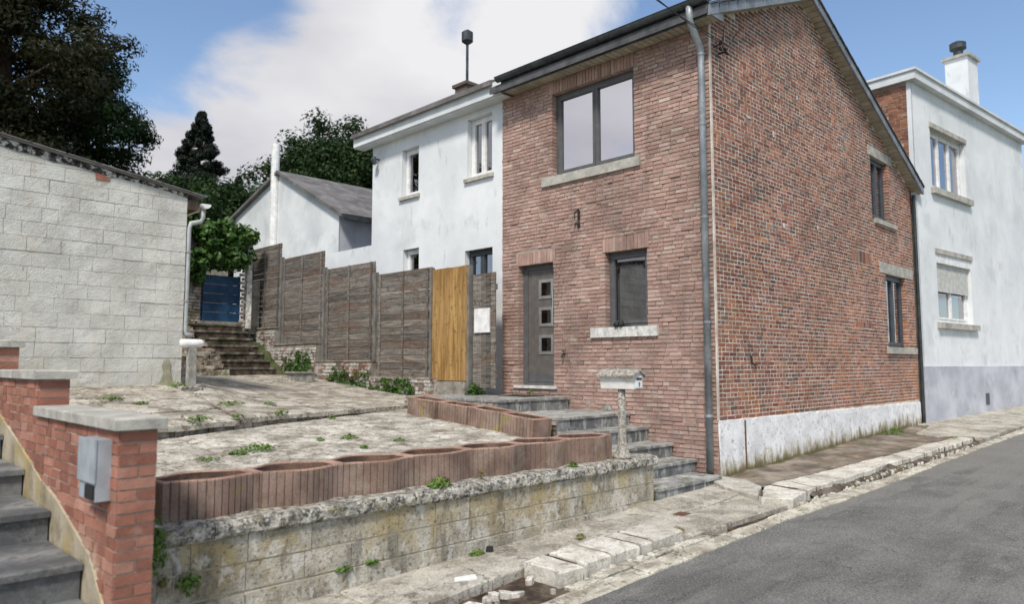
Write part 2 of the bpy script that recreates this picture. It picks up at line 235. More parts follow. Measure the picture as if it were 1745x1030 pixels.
def glass(name, tint, refl):
    s = NT(name); s.t.nodes.remove(s.b)
    gl = s.n('ShaderNodeBsdfGlossy'); gl.inputs['Roughness'].default_value = .015; gl.inputs['Color'].default_value = (.93, .92, .98, 1)
    tr = s.n('ShaderNodeBsdfTransparent'); tr.inputs[0].default_value = (*tint, 1)
    fr = s.n('ShaderNodeFresnel'); fr.inputs[0].default_value = 1.5
    bp = s.n('ShaderNodeBump'); bp.inputs['Strength'].default_value = .02; bp.inputs['Distance'].default_value = .02; s.l(s.noise(1.6, 1), bp.inputs['Height']); s.l(bp.outputs[0], gl.inputs['Normal'])
    f = s.math('ADD', fr.outputs[0], refl, True); mx = s.n('ShaderNodeMixShader'); s.l(f, mx.inputs[0]); s.l(tr.outputs[0], mx.inputs[1]); s.l(gl.outputs[0], mx.inputs[2])
    s.l(mx.outputs[0], s.t.nodes['Material Output'].inputs[0]); MATS[name] = s.m
glass('window_glass', (.4, .41, .42), .66); glass('mid_glass', (.25, .25, .26), .17); glass('soft_glass', (.35, .38, .4), .3); glass('door_glass', (.18, .2, .2), .18)
# ------------------------------------------------------------------ helpers: meshes and objects
class MB:
    def __init__(s): s.v = []; s.f = []; s.t = []
    def face(s, pts, t=None):
        i = len(s.v); s.v += [tuple(p) for p in pts]; s.f.append(tuple(range(i, i + len(pts)))); s.t.append(t or (random.random(), random.random(), random.random()))
    def hexa(s, p, skip=(), t=None):          # p: 8 corners, 0-3 one side and 4-7 the opposite one
        i = len(s.v); s.v += [tuple(q) for q in p]; t = t or (random.random(), random.random(), random.random())
        for k, q in enumerate(((0, 3, 2, 1), (4, 5, 6, 7), (0, 1, 5, 4), (1, 2, 6, 5), (2, 3, 7, 6), (3, 0, 4, 7))):
            if k not in skip: s.f.append(tuple(i + a for a in q)); s.t.append(t)
    def box(s, x0, x1, y0, y1, z0, z1, j=0., t=None, skip=()):
        q = lambda: random.uniform(-j, j) if j else 0
        s.hexa([(x + q(), y + q(), z + q()) for z in (z0, z1) for x, y in ((x0, y0), (x1, y0), (x1, y1), (x0, y1))], skip, t)
    def wbox(s, P, ua, ub, za, zb, d0, d1, j=0., t=None, skip=(), dj=1.):   # box in a wall's frame, d counted outwards
        q = lambda: random.uniform(-j, j) if j else 0
        s.hexa([P(u + q(), z + q(), d + (q() * dj if d == d1 else 0)) for d in (d0, d1) for u, z in ((ua, za), (ub, za), (ub, zb), (ua, zb))], skip, t)
    def tube(s, pts, r, n=10, cap=True, t=None):
        t = t or (random.random(),) * 3; pts = [Vector(p) for p in pts]; rings = []
        rr = r if isinstance(r, (list, tuple)) else [r] * len(pts)
        for k, p in enumerate(pts):
            d = (pts[min(k + 1, len(pts) - 1)] - pts[max(k - 1, 0)]).normalized()
            a = d.orthogonal().normalized() if k == 0 else (a - d * a.dot(d)).normalized()
            b = d.cross(a); i = len(s.v)
            s.v += [tuple(p + (a * math.cos(2 * math.pi * q / n) + b * math.sin(2 * math.pi * q / n)) * rr[k]) for q in range(n)]; rings.append(i)
        for a_, b_ in zip(rings, rings[1:]):
            for q in range(n): s.f.append((a_ + q, a_ + (q + 1) % n, b_ + (q + 1) % n, b_ + q)); s.t.append(t)
        if cap:
            s.f.append(tuple(range(rings[0] + n - 1, rings[0] - 1, -1))); s.t.append(t); s.f.append(tuple(range(rings[-1], rings[-1] + n))); s.t.append(t)
    def prism(s, poly, ztop, zbot, bev=.012, t=None):    # poly in plan; ztop a function of x and y
        t = t or (random.random(), random.random(), random.random()); n = len(poly); i = len(s.v)
        c = (sum(p[0] for p in poly) / n, sum(p[1] for p in poly) / n)
        def ins(p, g):
            dx, dy = c[0] - p[0], c[1] - p[1]; L = math.hypot(dx, dy) or 1; g = min(g, L * .4); return (p[0] + dx / L * g, p[1] + dy / L * g)
        s.v += [(p[0], p[1], zbot(*p) if callable(zbot) else zbot) for p in poly]
        s.v += [(p[0], p[1], ztop(*p) - bev * .8) for p in poly]
        tp = [ins(p, bev) for p in poly]; s.v += [(p[0], p[1], ztop(*p)) for p in tp]
        for a in (0, n):
            for k in range(n): s.f.append((i + a + k, i + a + (k + 1) % n, i + a + n + (k + 1) % n, i + a + n + k)); s.t.append(t)
        s.f.append(tuple(range(i + 2 * n, i + 3 * n))); s.t.append(t)
ROOT = {}
def setp(o, label=None, cat=None, group=None, kind=None):
    for k, v in (('label', label), ('category', cat), ('group', group), ('kind', kind)):
        if v: o[k] = v
    return o
def mesh(name, mb, mat, off=(0, 0, 0), smooth=False, normals=True):
    me = bpy.data.meshes.new(name); V = [(x - off[0], y - off[1], z - off[2]) for x, y, z in mb.v]
    me.from_pydata(V, [], mb.f); at = me.attributes.new('tint', 'FLOAT_VECTOR', 'FACE'); at.data.foreach_set('vector', np.array(mb.t, dtype=np.float32).ravel())
    me.materials.append(MATS[mat])
    if normals:
        bm = bmesh.new(); bm.from_mesh(me); bmesh.ops.recalc_face_normals(bm, faces=bm.faces); bm.to_mesh(me); bm.free()
    if smooth: me.shade_smooth()
    return me
def empty(name, loc, label, cat, group=None):
    o = bpy.data.objects.new(name, None); o.empty_display_size = .2; C.objects.link(o); o.location = (loc[0], loc[1], loc[2] + ZO)
    ROOT[o.name] = tuple(loc); return setp(o, label, cat, group)
def part(name, mb, mat, parent, kind=None, label=None, smooth=False, normals=True):
    off = ROOT[parent.name]; o = bpy.data.objects.new(name, mesh(name, mb, mat, off, smooth, normals)); C.objects.link(o); o.parent = parent; ROOT[o.name] = off
    if kind: o['kind'] = kind
    if label: o['label'] = label
    return o
def solo(name, mb, mat, label=None, cat=None, group=None, kind=None, smooth=False, normals=True):
    n = len(mb.v); xs = [v[0] for v in mb.v]; ys = [v[1] for v in mb.v]; zs = [v[2] for v in mb.v]
    off = ((min(xs) + max(xs)) / 2, (min(ys) + max(ys)) / 2, min(zs))
    o = bpy.data.objects.new(name, mesh(name, mb, mat, off, smooth, normals)); C.objects.link(o); o.location = (off[0], off[1], off[2] + ZO); ROOT[o.name] = off
    return setp(o, label, cat, group, kind)
def lerp(a, b, t): return a + (b - a) * t
def gz(x): return -1.97 + .0297 * min(max(x, -40), 45)          # street level
def jag(x, y, amp, fr=3.):
    v = mnoise.noise_vector(Vector((x * fr, y * fr, 1.3))); u = mnoise.noise_vector(Vector((x * fr * 4, y * fr * 4, 7.3)))
    return x + amp * (v.x + .5 * u.x), y + amp * (v.y + .5 * u.y)
def edge(a, b, step=.07):
    n = max(1, int(math.hypot(b[0] - a[0], b[1] - a[1]) / step)); return [(lerp(a[0], b[0], k / n), lerp(a[1], b[1], k / n)) for k in range(n)]
def slab(corners, gap=.008, amp=.02, step=.08, fr=3.):
    P = []
    for a, b in zip(corners, corners[1:] + corners[:1]): P += edge(a, b, step)
    P = [jag(x, y, amp, fr) for x, y in P]; n = len(P); out = []
    A = sum(P[k][0] * P[(k + 1) % n][1] - P[(k + 1) % n][0] * P[k][1] for k in range(n)); sg = 1 if A > 0 else -1
    for k in range(n):
        a, b = P[k - 1], P[(k + 1) % n]; dx, dy = b[0] - a[0], b[1] - a[1]; L = math.hypot(dx, dy) or 1
        out.append((P[k][0] - sg * dy / L * gap, P[k][1] + sg * dx / L * gap))
    return out
CAMP = Vector((0, 0, 0))
def tint(): return (random.random(), random.random(), random.random())
def wall_cells(P, u0, u1, z0, z1, holes, depth, top=None, thick=.3):
    """mortar backing with openings and their reveals; top: function giving the sloping upper edge"""
    mb = MB(); us = sorted({u0, u1, *[h[0] for h in holes], *[h[1] for h in holes]}); zs = sorted({z0, z1, *[h[2] for h in holes], *[h[3] for h in holes]})
    if top: us = sorted({*us, top[1]})
    us = [u for u in us if u0 <= u <= u1]
    for a, b in zip(us, us[1:]):
        for c, d in zip(zs, zs[1:]):
            m, k = (a + b) / 2, (c + d) / 2
            if any(h[0] < m < h[1] and h[2] < k < h[3] for h in holes): continue
            pl = [(a, c), (b, c), (b, d), (a, d)]
            if top:
                q = []
                for (p, r) in zip(pl, pl[1:] + pl[:1]):
                    fp, fr = top[0](p[0]) - p[1], top[0](r[0]) - r[1]
                    if fp >= 0: q.append(p)
                    if fp * fr < 0: t = fp / (fp - fr); q.append((lerp(p[0], r[0], t), lerp(p[1], r[1], t)))
                pl = q
                if len(pl) < 3: continue
            mb.face([P(u, z, 0) for u, z in pl])
    for h in holes:
        a, b, c, d = h[:4]; e = .006
        for (q0, q1) in (((a - e, c), (a - e, d)), ((b + e, c), (b + e, d)), ((a, d + e), (b, d + e)), ((a, c - e), (b, c - e))):
            mb.face([P(q0[0], q0[1], 0), P(q1[0], q1[1], 0), P(q1[0], q1[1], -thick), P(q0[0], q0[1], -thick)])
    return mb
def lay(u0, u1, z0, z1, course, blen, joint, holes, wild=True, top=None, ends=None):
    out = []; k = 0; z = z0
    while z + course - joint <= z1 + .001:
        za, zb = z, z + course - joint; zc = (za + zb) / 2; iv = [(u0, u1)]
        for h in holes:
            if h[2] - .01 < zc < h[3] + .01:
                iv = [q for a, b in iv for q in ((a, min(b, h[0])), (max(a, h[1]), b)) if q[1] - q[0] > .02]
        for a, b in iv:
            u = a; first = True
            while u < b - .02:
                if wild: L = random.choice((blen, blen, blen, blen * .5, blen * .75)) if not first else blen * random.choice((1, .5, .75))
                else:
                    L = blen if k % 2 == 0 else (blen - joint) / 2
                    L *= random.uniform(.93, 1.05)
                    if first and k % 4 == 2: L *= .5
                e = u + L
                if b - e < .07: e = b
                if top is None or zb < min(top(u), top(min(e, b))) + .03: out.append((u, min(e, b), za, zb))
                u = e + joint; first = False
        z += course; k += 1
    return out
def put_bricks(rects, P, dep, proud, jit, mat, parent, name='brick', limit=300, edges=(), rev=.13, holes=(), tintf=None, dj=1.):
    rects = list(rects)
    def key(r): return (Vector(P((r[0] + r[1]) / 2, (r[2] + r[3]) / 2, 0)) - CAMP).length
    rects.sort(key=key); rest = MB()
    for i, r in enumerate(rects):
        d0 = -.02
        for h in holes:
            if h[2] - .03 < (r[2] + r[3]) / 2 < h[3] + .03 and (abs(r[1] - h[0]) < .012 or abs(r[0] - h[1]) < .012): d0 = -rev
            if h[0] - .02 < (r[0] + r[1]) / 2 < h[1] + .02 and abs(r[2] - h[3]) < .03: d0 = -rev
        mb = MB() if i < limit else rest
        d1 = proud + random.gauss(0, proud * .35)
        mb.wbox(P, r[0], r[1], r[2], r[3], d0, max(.001, d1), jit, tintf(r) if tintf else None, skip=(0,), dj=dj)
        if i < limit: part(name, mb, mat, parent, normals=False)
    if rest.v: part(name, rest, mat, parent, kind='stuff', normals=False)
# ------------------------------------------------------------------ the setting: ground, road, pavement
def redge(x): return float(np.interp(x, [-60, 8, 8.9, 10.6, 14.5, 18.6, 26, 40, 60], [3.76, 3.76, 3.7, 3.62, 3.55, 3.41, 2.67, 1.27, -.8]))
def gutin(x): return float(np.interp(x, [-60, 7.0, 9, 15, 18.6, 26, 40, 60], [3.99, 3.99, 3.93, 3.68, 3.62, 2.95, 1.55, -.5]))
def hillz(x, y):
    b = gz(x) - .12
    t = min(1, max(0, (y - 13) / 7)); t = t * t * (3 - 2 * t); s_ = min(1, max(0, (x + 60) / 40))
    far = min(1, max(0, (y - 22) / 60))
    return b + t * 2.9 * (1 if x < 30 else max(0, 1 - (x - 30) / 20)) + far * 2.0 - (.5 if (4.2 < y < 13 and -12 < x < 18.6) else 0) * 1.
mb = MB(); xs = [-600, -200, -80] + list(np.arange(-40, 45, 2.)) + [45, 60, 100, 250, 700]; ys = [-600, -200, -60, -20, -8, 0, 2.9, 4.3] + list(np.arange(6, 44, 2.)) + [60, 100, 200, 700]
gi = {}
for i, x in enumerate(xs):
    for j, y in enumerate(ys): gi[i, j] = len(mb.v); mb.v.append((x, y, hillz(x, y) if abs(x) < 300 else hillz(300 * (1 if x > 0 else -1), y)))
for i in range(len(xs) - 1):
    for j in range(len(ys) - 1): mb.f.append((gi[i, j], gi[i + 1, j], gi[i + 1, j + 1], gi[i, j + 1])); mb.t.append(tint())
o = solo('ground', mb, 'grass_ground', kind='structure', normals=False)
mb = MB(); xs = list(np.arange(-60, 8, 2.)) + list(np.arange(8, 30, .5)) + list(np.arange(30, 61, 3.)); i0 = len(mb.v); ts = [0, .06, .3, .6, .85, 1]
for x in xs:
    a, b = redge(x), redge(x) - 6.2
    for t in ts: mb.v.append((x, lerp(a, b, t), gz(x) - .01 + .06 * math.sin(math.pi * t)))
for i in range(len(xs) - 1):
    for k in range(len(ts) - 1): q = i * len(ts) + k; mb.f.append((q, q + len(ts), q + len(ts) + 1, q + 1)); mb.t.append(tint())
road = solo('road', mb, 'asphalt', kind='structure')
mb = MB()                                                          # earth under the pavement, a little lower than the slabs
xs = list(np.arange(-12, 46, .5)); n = 0
for x in xs:
    for y in (redge(x) - .02, redge(x) + .25, gutin(x) + .2, 5.0, 5.5): mb.v.append((x, y if y < 4.9 else (y if x < 18 else y - (x - 18) * .1), gz(x) - .045 + (.0 if y < 4 else .01)))
for i in range(len(xs) - 1):
    for k in range(4): q = i * 5 + k; mb.f.append((q, q + 5, q + 6, q + 1)); mb.t.append(tint())
bed = solo('pavement', mb, 'soil', kind='structure')
# gutter slabs beside the asphalt
cut = -6.0; random.seed(11)
while cut < 40:
    L = random.uniform(.75, 1.5) if cut < 9 else random.uniform(.9, 1.8); e = cut + L; s1 = random.uniform(-.06, .06)
    mb = MB(); pts = slab([(cut, redge(cut) - .012), (e, redge(e) - .012), (e + s1, gutin(e) - .02), (cut + s1 * .3, gutin(cut) - .02)], .006, .018)
    dz = random.uniform(-.008, .006); mb.prism(pts, lambda x, y: gz(x) + .004 + dz + (y - redge(x)) * .05, gz(cut) - .1, .01); part('gutter_slab', mb, 'gutter_concrete', bed); cut = e
# pavement slabs along the low wall
cuts = [-6, -4.4, -2.9, -1.4, .2, 1.7, 3.2, 4.35, 5.75, 7.25]; ylo = lambda x: 4.5 + .08 * math.sin(x * 1.7) if x < 4.6 else (4.68 if x < 6.8 else gutin(x) + .02)
for a, b in zip(cuts, cuts[1:]):
    mb = MB(); s1 = .12; pts = slab([(a, ylo(a + .01)), (b, ylo(b - .01)), (b + s1, 5.32), (a + s1, 5.32)], .01, .03)
    mb.prism(pts, lambda x, y: gz(x) + .055 + .012 * mnoise.noise(Vector((x * 2, y * 2, 0))), gz(a) - .12, .014); part('pavement_slab', mb, 'pavement_concrete', bed)
for c4 in ([(7.25, 4.12), (9.15, 4.0), (9.0, 4.3), (8.9, 4.7), (7.3, 4.72)], [(7.37, 4.74), (8.95, 4.72), (9.3, 5.32), (7.4, 5.32)], [(6.62, 4.13), (7.22, 4.12), (7.25, 4.68), (6.75, 4.66)]):
    mb = MB(); mb.prism(slab(c4, .007, .025), lambda x, y: gz(x) + .03 + .02 * (y - 4.1) + .012 * mnoise.noise(Vector((x * 2, y * 2, 0))), gz(7) - .2, .014); part('pavement_slab', mb, 'pavement_concrete', bed)
# loose kerb stones and the broken hole before them
random.seed(5)
for a, b, h in ((4.7, 5.02, .106), (5.04, 5.42, .114), (5.44, 5.86, .11), (5.88, 6.08, .106), (6.1, 6.62, .108)):
    mb = MB(); pts = slab([(a, 4.14), (b, 4.13), (b + .03, 4.64), (a + .03, 4.62)], .025, .025, .07, 2.5)
    tilt = random.uniform(-.008, .008); mb.prism(pts, lambda x, y: gz(x) + h + tilt * (y - 4.4) - (.012 if y < 4.2 else 0), gz(a) - .1, .014); part('kerb_stone', mb, 'kerb_concrete', bed)
random.seed(22); x = 4.75                                          # crazed strip between kerb and gutter
while x < 9.0:
    e = x + random.uniform(.1, .34); sk = random.uniform(-.05, .05); top_ = 4.125 if x < 6.7 else gutin(x) + .1
    if x < 6.9: mb = MB(); mb.prism(slab([(x, gutin(x) + .004), (e, gutin(e) + .004), (e + sk, top_), (x + sk * .5, top_)], .008, .02, .05, 5), lambda X, Y, q=random.uniform(-.012, .012): gz(X) + .008 + q, gz(x) - .08, .008); part('broken_stone', mb, 'gutter_concrete', bed)
    x = e
random.seed(21)
for k in range(46):                                                # broken pieces
    x = random.uniform(2.2, 4.9); y = random.uniform(4.1, 4.45); r = random.choice((.02, .03, .035, .05, .07, .11)) * random.uniform(.8, 1.2)
    if k > 32: x = random.uniform(4.7, 6.7); y = random.uniform(4.08, 4.14); r = random.uniform(.02, .05)
    n = random.randint(5, 7); a0 = random.random() * 6
    poly = [(x + r * random.uniform(.7, 1.2) * math.cos(a0 + 2 * math.pi * q / n), y + r * random.uniform(.6, 1.) * math.sin(a0 + 2 * math.pi * q / n)) for q in range(n)]
    tl = (random.uniform(-.25, .25), random.uniform(-.25, .25)); mb = MB(); zt = gz(x) + random.uniform(-.01, .03)
    mb.prism(poly, lambda X, Y: zt + tl[0] * (X - x) + tl[1] * (Y - y), zt - .09, .008); part('broken_stone', mb, 'kerb_concrete', bed)
for k in range(120):
    x = random.uniform(8.8, 15.8); yk = float(np.interp(x, [8.6, 12, 15, 18], [4.0, 3.95, 3.78, 3.7])); y = yk - random.uniform(-.01, .12); r = random.uniform(.012, .04); n = 5
    poly = [(x + r * random.uniform(.7, 1.3) * math.cos(2 * math.pi * q / n), y + r * random.uniform(.5, .9) * math.sin(2 * math.pi * q / n)) for q in range(n)]
    mb = MB(); mb.prism(poly, lambda X, Y: gz(x) + random.uniform(.01, .03), gz(x) - .06, .006); part('broken_stone', mb, 'kerb_concrete', bed)
# raised strip beside the gable: kerb stones and earth
klo = lambda x: float(np.interp(x, [8.5, 9.4, 12, 15, 17], [3.99, 4.03, 3.95, 3.78, 3.72])); khi = lambda x: float(np.interp(x, [8.5, 9.4, 10, 12.7, 15.6, 17], [4.6, 4.62, 4.55, 4.3, 4.12, 4.05]))
mb = MB(); mb.prism(slab([(9.0, 5.04), (8.62, 4.36), (9.28, 4.62), (9.6, 5.0), (9.62, 5.4), (9.3, 5.4)], .008, .02, .08), lambda x, y: gz(x) + .1, gz(9) - .1, .015); part('kerb_stone', mb, 'kerb_concrete', bed)
mb = MB(); mb.prism(slab([(8.57, 4.3), (8.74, 3.98), (9.3, 4.03), (9.42, 4.6), (9.28, 4.6)], .01, .03, .07), lambda x, y: gz(x) + .1, gz(9) - .1, .018); part('kerb_stone', mb, 'kerb_concrete', bed)
x = 9.36; random.seed(3)
while x < 15.9:
    L = random.choice((.22, .28, .36, .5, .7)) if x < 13 else random.choice((.2, .26, .4, .6)); e = x + L; s1 = s2 if x > 9.4 else .1; s2 = random.uniform(.06, .28); h = .101 + random.uniform(0, .008)
    mb = MB(); mb.prism(slab([(x, klo(x)), (e, klo(e)), (e + s2, khi(e)), (x + s1, khi(x))], .026, .035, .06, 3), lambda X, Y, tx=random.uniform(-.008, .008), ty=random.uniform(-.01, .01), x0=x: gz(X) + h + tx * (X - x0) + ty * (Y - 4.2), gz(x) - .12, .014); part('kerb_stone', mb, 'kerb_concrete', bed); x = e
mb = MB(); xs = list(np.arange(9.42, 16.4, .15))                    # dirt packed between and before the raised kerb stones
for x in xs:
    w_ = .02 * mnoise.noise(Vector((x * 3, 0, 0)))
    for y, z in ((klo(x) - .09 + w_, gz(x) - .02), (klo(x) - .03 + w_, gz(x) + .015 + w_), (klo(x) + .03, gz(x) + .04), (klo(x) + .06, gz(x) + .094), (khi(x) + .02, gz(x) + .096)): mb.v.append((x, y, z + .004 * mnoise.noise(Vector((x * 9, y * 9, 0)))))
for i in range(len(xs) - 1):
    for k in range(4): q = i * 5 + k; mb.f.append((q, q + 5, q + 6, q + 1)); mb.t.append(tint())
part('kerb_dirt', mb, 'kerb_soil', bed, smooth=True)
mb = MB(); mb.prism(slab([(4.78, 4.25), (6.58, 4.25), (6.6, 4.66), (4.8, 4.64)], 0, .01), lambda x, y: gz(x) + .088, gz(5) - .1, .02); part('kerb_dirt', mb, 'soil', bed)
mb = MB(); nx_, ny_ = 66, 14
for i in range(nx_ + 1):
    for j in range(ny_ + 1):
        X = lerp(9.3, 18.7, i / nx_); Y = lerp(khi(X) - .03, 5.42, j / ny_); mb.v.append((X, Y, gz(X) + .075 + .03 * mnoise.noise(Vector((X * 1.5, Y * 2.5, 0))) + .018 * mnoise.noise(Vector((X * 7, Y * 7, 0))) + .02 * (j / ny_) - (.05 if X > 16 else 0)))
for i in range(nx_):
    for j in range(ny_): q = i * (ny_ + 1) + j; mb.f.append((q, q + ny_ + 1, q + ny_ + 2, q + 1)); mb.t.append(tint())
part('earth_strip', mb, 'raised_earth', bed, smooth=True)
for a, b in ((16.3, 18.4), (18.45, 20.6), (20.65, 23), (23.05, 25.5), (25.55, 28), (28.05, 31), (31, 34), (34, 38)):   # pavement going on in front of the white house
    mb = MB(); yb = lambda X: 5.42 if X < 18.7 else 5.36 - (X - 18.7) * .0998
    mb.prism(slab([(a, gutin(a) + .03), (b, gutin(b) + .03), (b, yb(b) - (.3 if a < 17 else 0)), (a + (.3 if a < 17 else 0), yb(a) - (.5 if a < 17 else 0))], .008, .02), lambda X, Y: gz(X) + .06 + .01 * (Y - 4), gz(a) - .1, .014); part('pavement_slab', mb, 'pavement_concrete', bed)
# ------------------------------------------------------------------ the terraces
def ye(x): return 8.97 + (x - 3.15) * .295
def lowz(x, y): return -1.10 + (y - 6) * .084 + .012 * mnoise.noise(Vector((x * 1.3, y * 1.3, 0))) + .005 * mnoise.noise(Vector((x * 6, y * 6, 0)))
def upz(x, y):
    k = min(1, max(0, (x - 4.6) / 2.6)); yend = lerp(11.3, 16.3, k); zend = lerp(-.3, -.24, k); t = min(1, max(0, (y - ye(x)) / (yend - ye(x))))
    return lerp(-.69, zend, t) + .014 * mnoise.noise(Vector((x * 1.3, y * 1.3, 4))) + .006 * mnoise.noise(Vector((x * 6, y * 6, 0)))
def gridslab(xa, xb, ylo_, yhi_, zf, drop, nx=24, ny=20, amp=.02):
    """one cast slab: a fine wavy top and a rough rim, its outline following the cracks"""
    mb = MB(); 
    for i in range(nx + 1):
        for j in range(ny + 1):
            ea, eb = xa(0) if callable(xa) else xa, xb(0) if callable(xb) else xb
            X = lerp(ea, eb, i / nx); Y = lerp(ylo_(X), yhi_(X), j / ny); X, Y = jag(X, Y, amp, 2.5) if (i in (0, nx) or j in (0, ny)) else (X, Y)
            rim = i in (0, nx) or j in (0, ny); mb.v.append((X, Y, zf(X, Y) - (.012 + .015 * abs(mnoise.noise(Vector((X * 9, Y * 9, 2)))) if rim else 0)))
    for i in range(nx):
        for j in range(ny): q = i * (ny + 1) + j; mb.f.append((q, q + ny + 1, q + ny + 2, q + 1)); mb.t.append((.5 + .2 * random.random(),) * 3 if 0 else (.5, .5, .5))
    loop = [i * (ny + 1) for i in range(nx + 1)] + [nx * (ny + 1) + j for j in range(1, ny + 1)] + [i * (ny + 1) + ny for i in range(nx - 1, -1, -1)] + [j for j in range(ny - 1, 0, -1)]
    b = len(mb.v); mb.v += [(mb.v[k][0], mb.v[k][1], mb.v[k][2] - drop) for k in loop]; n = len(loop)
    for k in range(n): mb.f.append((loop[k], loop[(k + 1) % n], b + (k + 1) % n, b + k)); mb.t.append((.5, .5, .5))
    tt = tint(); mb.t = [tt] * len(mb.f); return mb
def base(fn, x0, x1, y0, y1, mat, name, nx=20, ny=20):
    mb = MB()
    for i in range(nx + 1):
        for j in range(ny + 1):
            X = lerp(x0, x1, i / nx); Y = lerp(y0(X) if callable(y0) else y0, y1(X) if callable(y1) else y1, j / ny); mb.v.append((X, Y, fn(X, Y)))
    for i in range(nx):
        for j in range(ny): q = i * (ny + 1) + j; mb.f.append((q, q + ny + 1, q + ny + 2, q + 1)); mb.t.append(tint())
    return solo(name, mb, mat, kind='structure')
lt = base(lambda x, y: lowz(x, y) - .05, 1.75, 7.88, 5.5, lambda x: ye(x) + .1, 'soil', 'lower_terrace')
ck1 = lambda x: 6.52 + .05 * x + .12 * math.sin(x * 1.3); ck2 = lambda x: 7.55 + .06 * x + .1 * math.sin(x * 1.1 + 1)
for (xa, xb, lo, hi) in ((1.76, 3.6, lambda x: 5.55, ck1), (3.615, 5.6, lambda x: 5.55, ck1), (5.615, 7.86, lambda x: 5.55, ck1),
                         (1.76, 4.3, lambda x: ck1(x) + .014, ck2), (4.315, 6.3, lambda x: ck1(x) + .014, ck2), (6.31, 7.86, lambda x: ck1(x) + .014, ck2),
                         (1.76, 3.4, lambda x: ck2(x) + .01, lambda x: ye(x) - .01), (3.41, 5.5, lambda x: ck2(x) + .01, lambda x: ye(x) - .01), (5.51, 7.86, lambda x: ck2(x) + .01, lambda x: ye(x) - .01)):
    part('terrace_slab', gridslab(xa, xb, lo, hi, lowz, .05), 'terrace_concrete', lt)
ut = base(lambda x, y: upz(x, y) - .06, 1.75, 9.0, lambda x: ye(x) + .03, lambda x: 12.5 if x < 4 else 17.0, 'soil', 'upper_terrace', 24, 30)
yend = lambda x: 11.42 if x < 4.3 else 16.5
for k, (xa, xb) in enumerate(((1.76, 2.9), (2.912, 4.28), (4.3, 5.9), (5.91, 7.4), (7.41, 9.0))):
    segs = [(lambda x: ye(x), lambda x: ye(x) + .62), (lambda x: ye(x) + .63, lambda x: ye(x) + 1.35)]
    if xb < 4.3: segs += [(lambda x: ye(x) + 1.36, lambda x: 11.42)]
    else: segs += [(lambda x: ye(x) + 1.36, lambda x: 12.9), (lambda x: 12.915, lambda x: 14.8), (lambda x: 14.81, lambda x: 16.6)]
    for m, (lo, hi) in enumerate(segs):
        d = -.02 if (m == 0 and k in (0, 1)) else 0
        part('terrace_slab', gridslab(xa, xb, lo, hi, lambda x, y: upz(x, y) + d, .07 if m else .06, 14, 14, .03), 'upper_concrete', ut)
random.seed(8)                                                     # rough stones and bricks under the upper slab's edge
x = 1.8
while x < 7.8:
    L = random.uniform(.12, .4); y = ye(x) + .035; mb = MB(); zt = -.765; zb = lowz(x, y) - .03
    mb.hexa([(X, Y + random.uniform(-.015, .015) + (X - x) * .295, z) for z in (zb, zt) for X, Y in ((x, y), (x + L, y), (x + L, y + .12), (x, y + .12))]); part('edge_stone', mb, 'rubble_masonry', ut); x += L + .012
# ------------------------------------------------------------------ low retaining wall
rw = empty('retaining_wall', (4.5, 5.45, gz(4.5)), 'low stone block wall with mossy coping along the pavement under the planters', 'wall')
mb = MB(); mb.box(1.72, 7.79, 5.312, 5.6, -2.1, -1.25); part('core', mb, 'block_joint', rw)
PW = lambda u, z, d: (u, 5.31 - d, z); random.seed(31)
for z0, z1, offs in ((-1.45, -1.25, .1), (-1.656, -1.456, -.12)):
    u = 1.74
    first = True
    while u < 7.78:
        L = .45 * random.uniform(.85, 1.15) * (.7 if first and offs < 0 else 1); e = min(7.79, u + L)
        if 7.79 - e < .15: e = 7.79
        mb = MB(); mb.wbox(PW, u, e, z0 + .004, z1 - .004, -.05 if e < 7.78 else -.28, .007 + random.uniform(-.003, .003), .003); part('block', mb, 'block_stone', rw); u = e + .008; first = False
u = 1.74
while u < 7.1:
    e = u + random.uniform(.6, 1.1); e = min(e, 7.2); mb = MB(); mb.wbox(PW, u, e, gz(u) - .1, -1.664, -.05, .035 + random.uniform(-.006, .006), .006); part('footing_block', mb, 'block_stone', rw); u = e + .006
x = 1.74
for e in (2.28, 3.75, 4.9, 6.1, 7.0, 7.84):
    n = int((e - x) / .05) + 1; mb = MB()
    for i in range(n + 1):
        X = lerp(x + .004, e - .004, i / n)
        for (Y, Z, a) in ((5.60, -1.255, 0), (5.285, -1.25, .012), (5.262, -1.225, .014), (5.262, -1.16, .014), (5.285, -1.132, .012), (5.42, -1.125, .008), (5.60, -1.125, .006)):
            v = mnoise.noise_vector(Vector((X * 6, Y * 9, Z * 9))); u_ = mnoise.noise_vector(Vector((X * 17, Y * 21, Z * 21))); mb.v.append((X, Y + a * (v.y + .6 * u_.y), Z + a * (v.z + .6 * u_.z)))
    for i in range(n):
        for k in range(7): q = i * 7 + k; mb.f.append((q, i * 7 + (k + 1) % 7, (i + 1) * 7 + (k + 1) % 7, (i + 1) * 7 + k)); mb.t.append((.5, .5, .5))
    mb.f.append(tuple(range(7))); mb.f.append(tuple(n * 7 + k for k in range(7))); mb.t += [(.5, .5, .5)] * 2
    part('coping', mb, 'coping_stone', rw); x = e
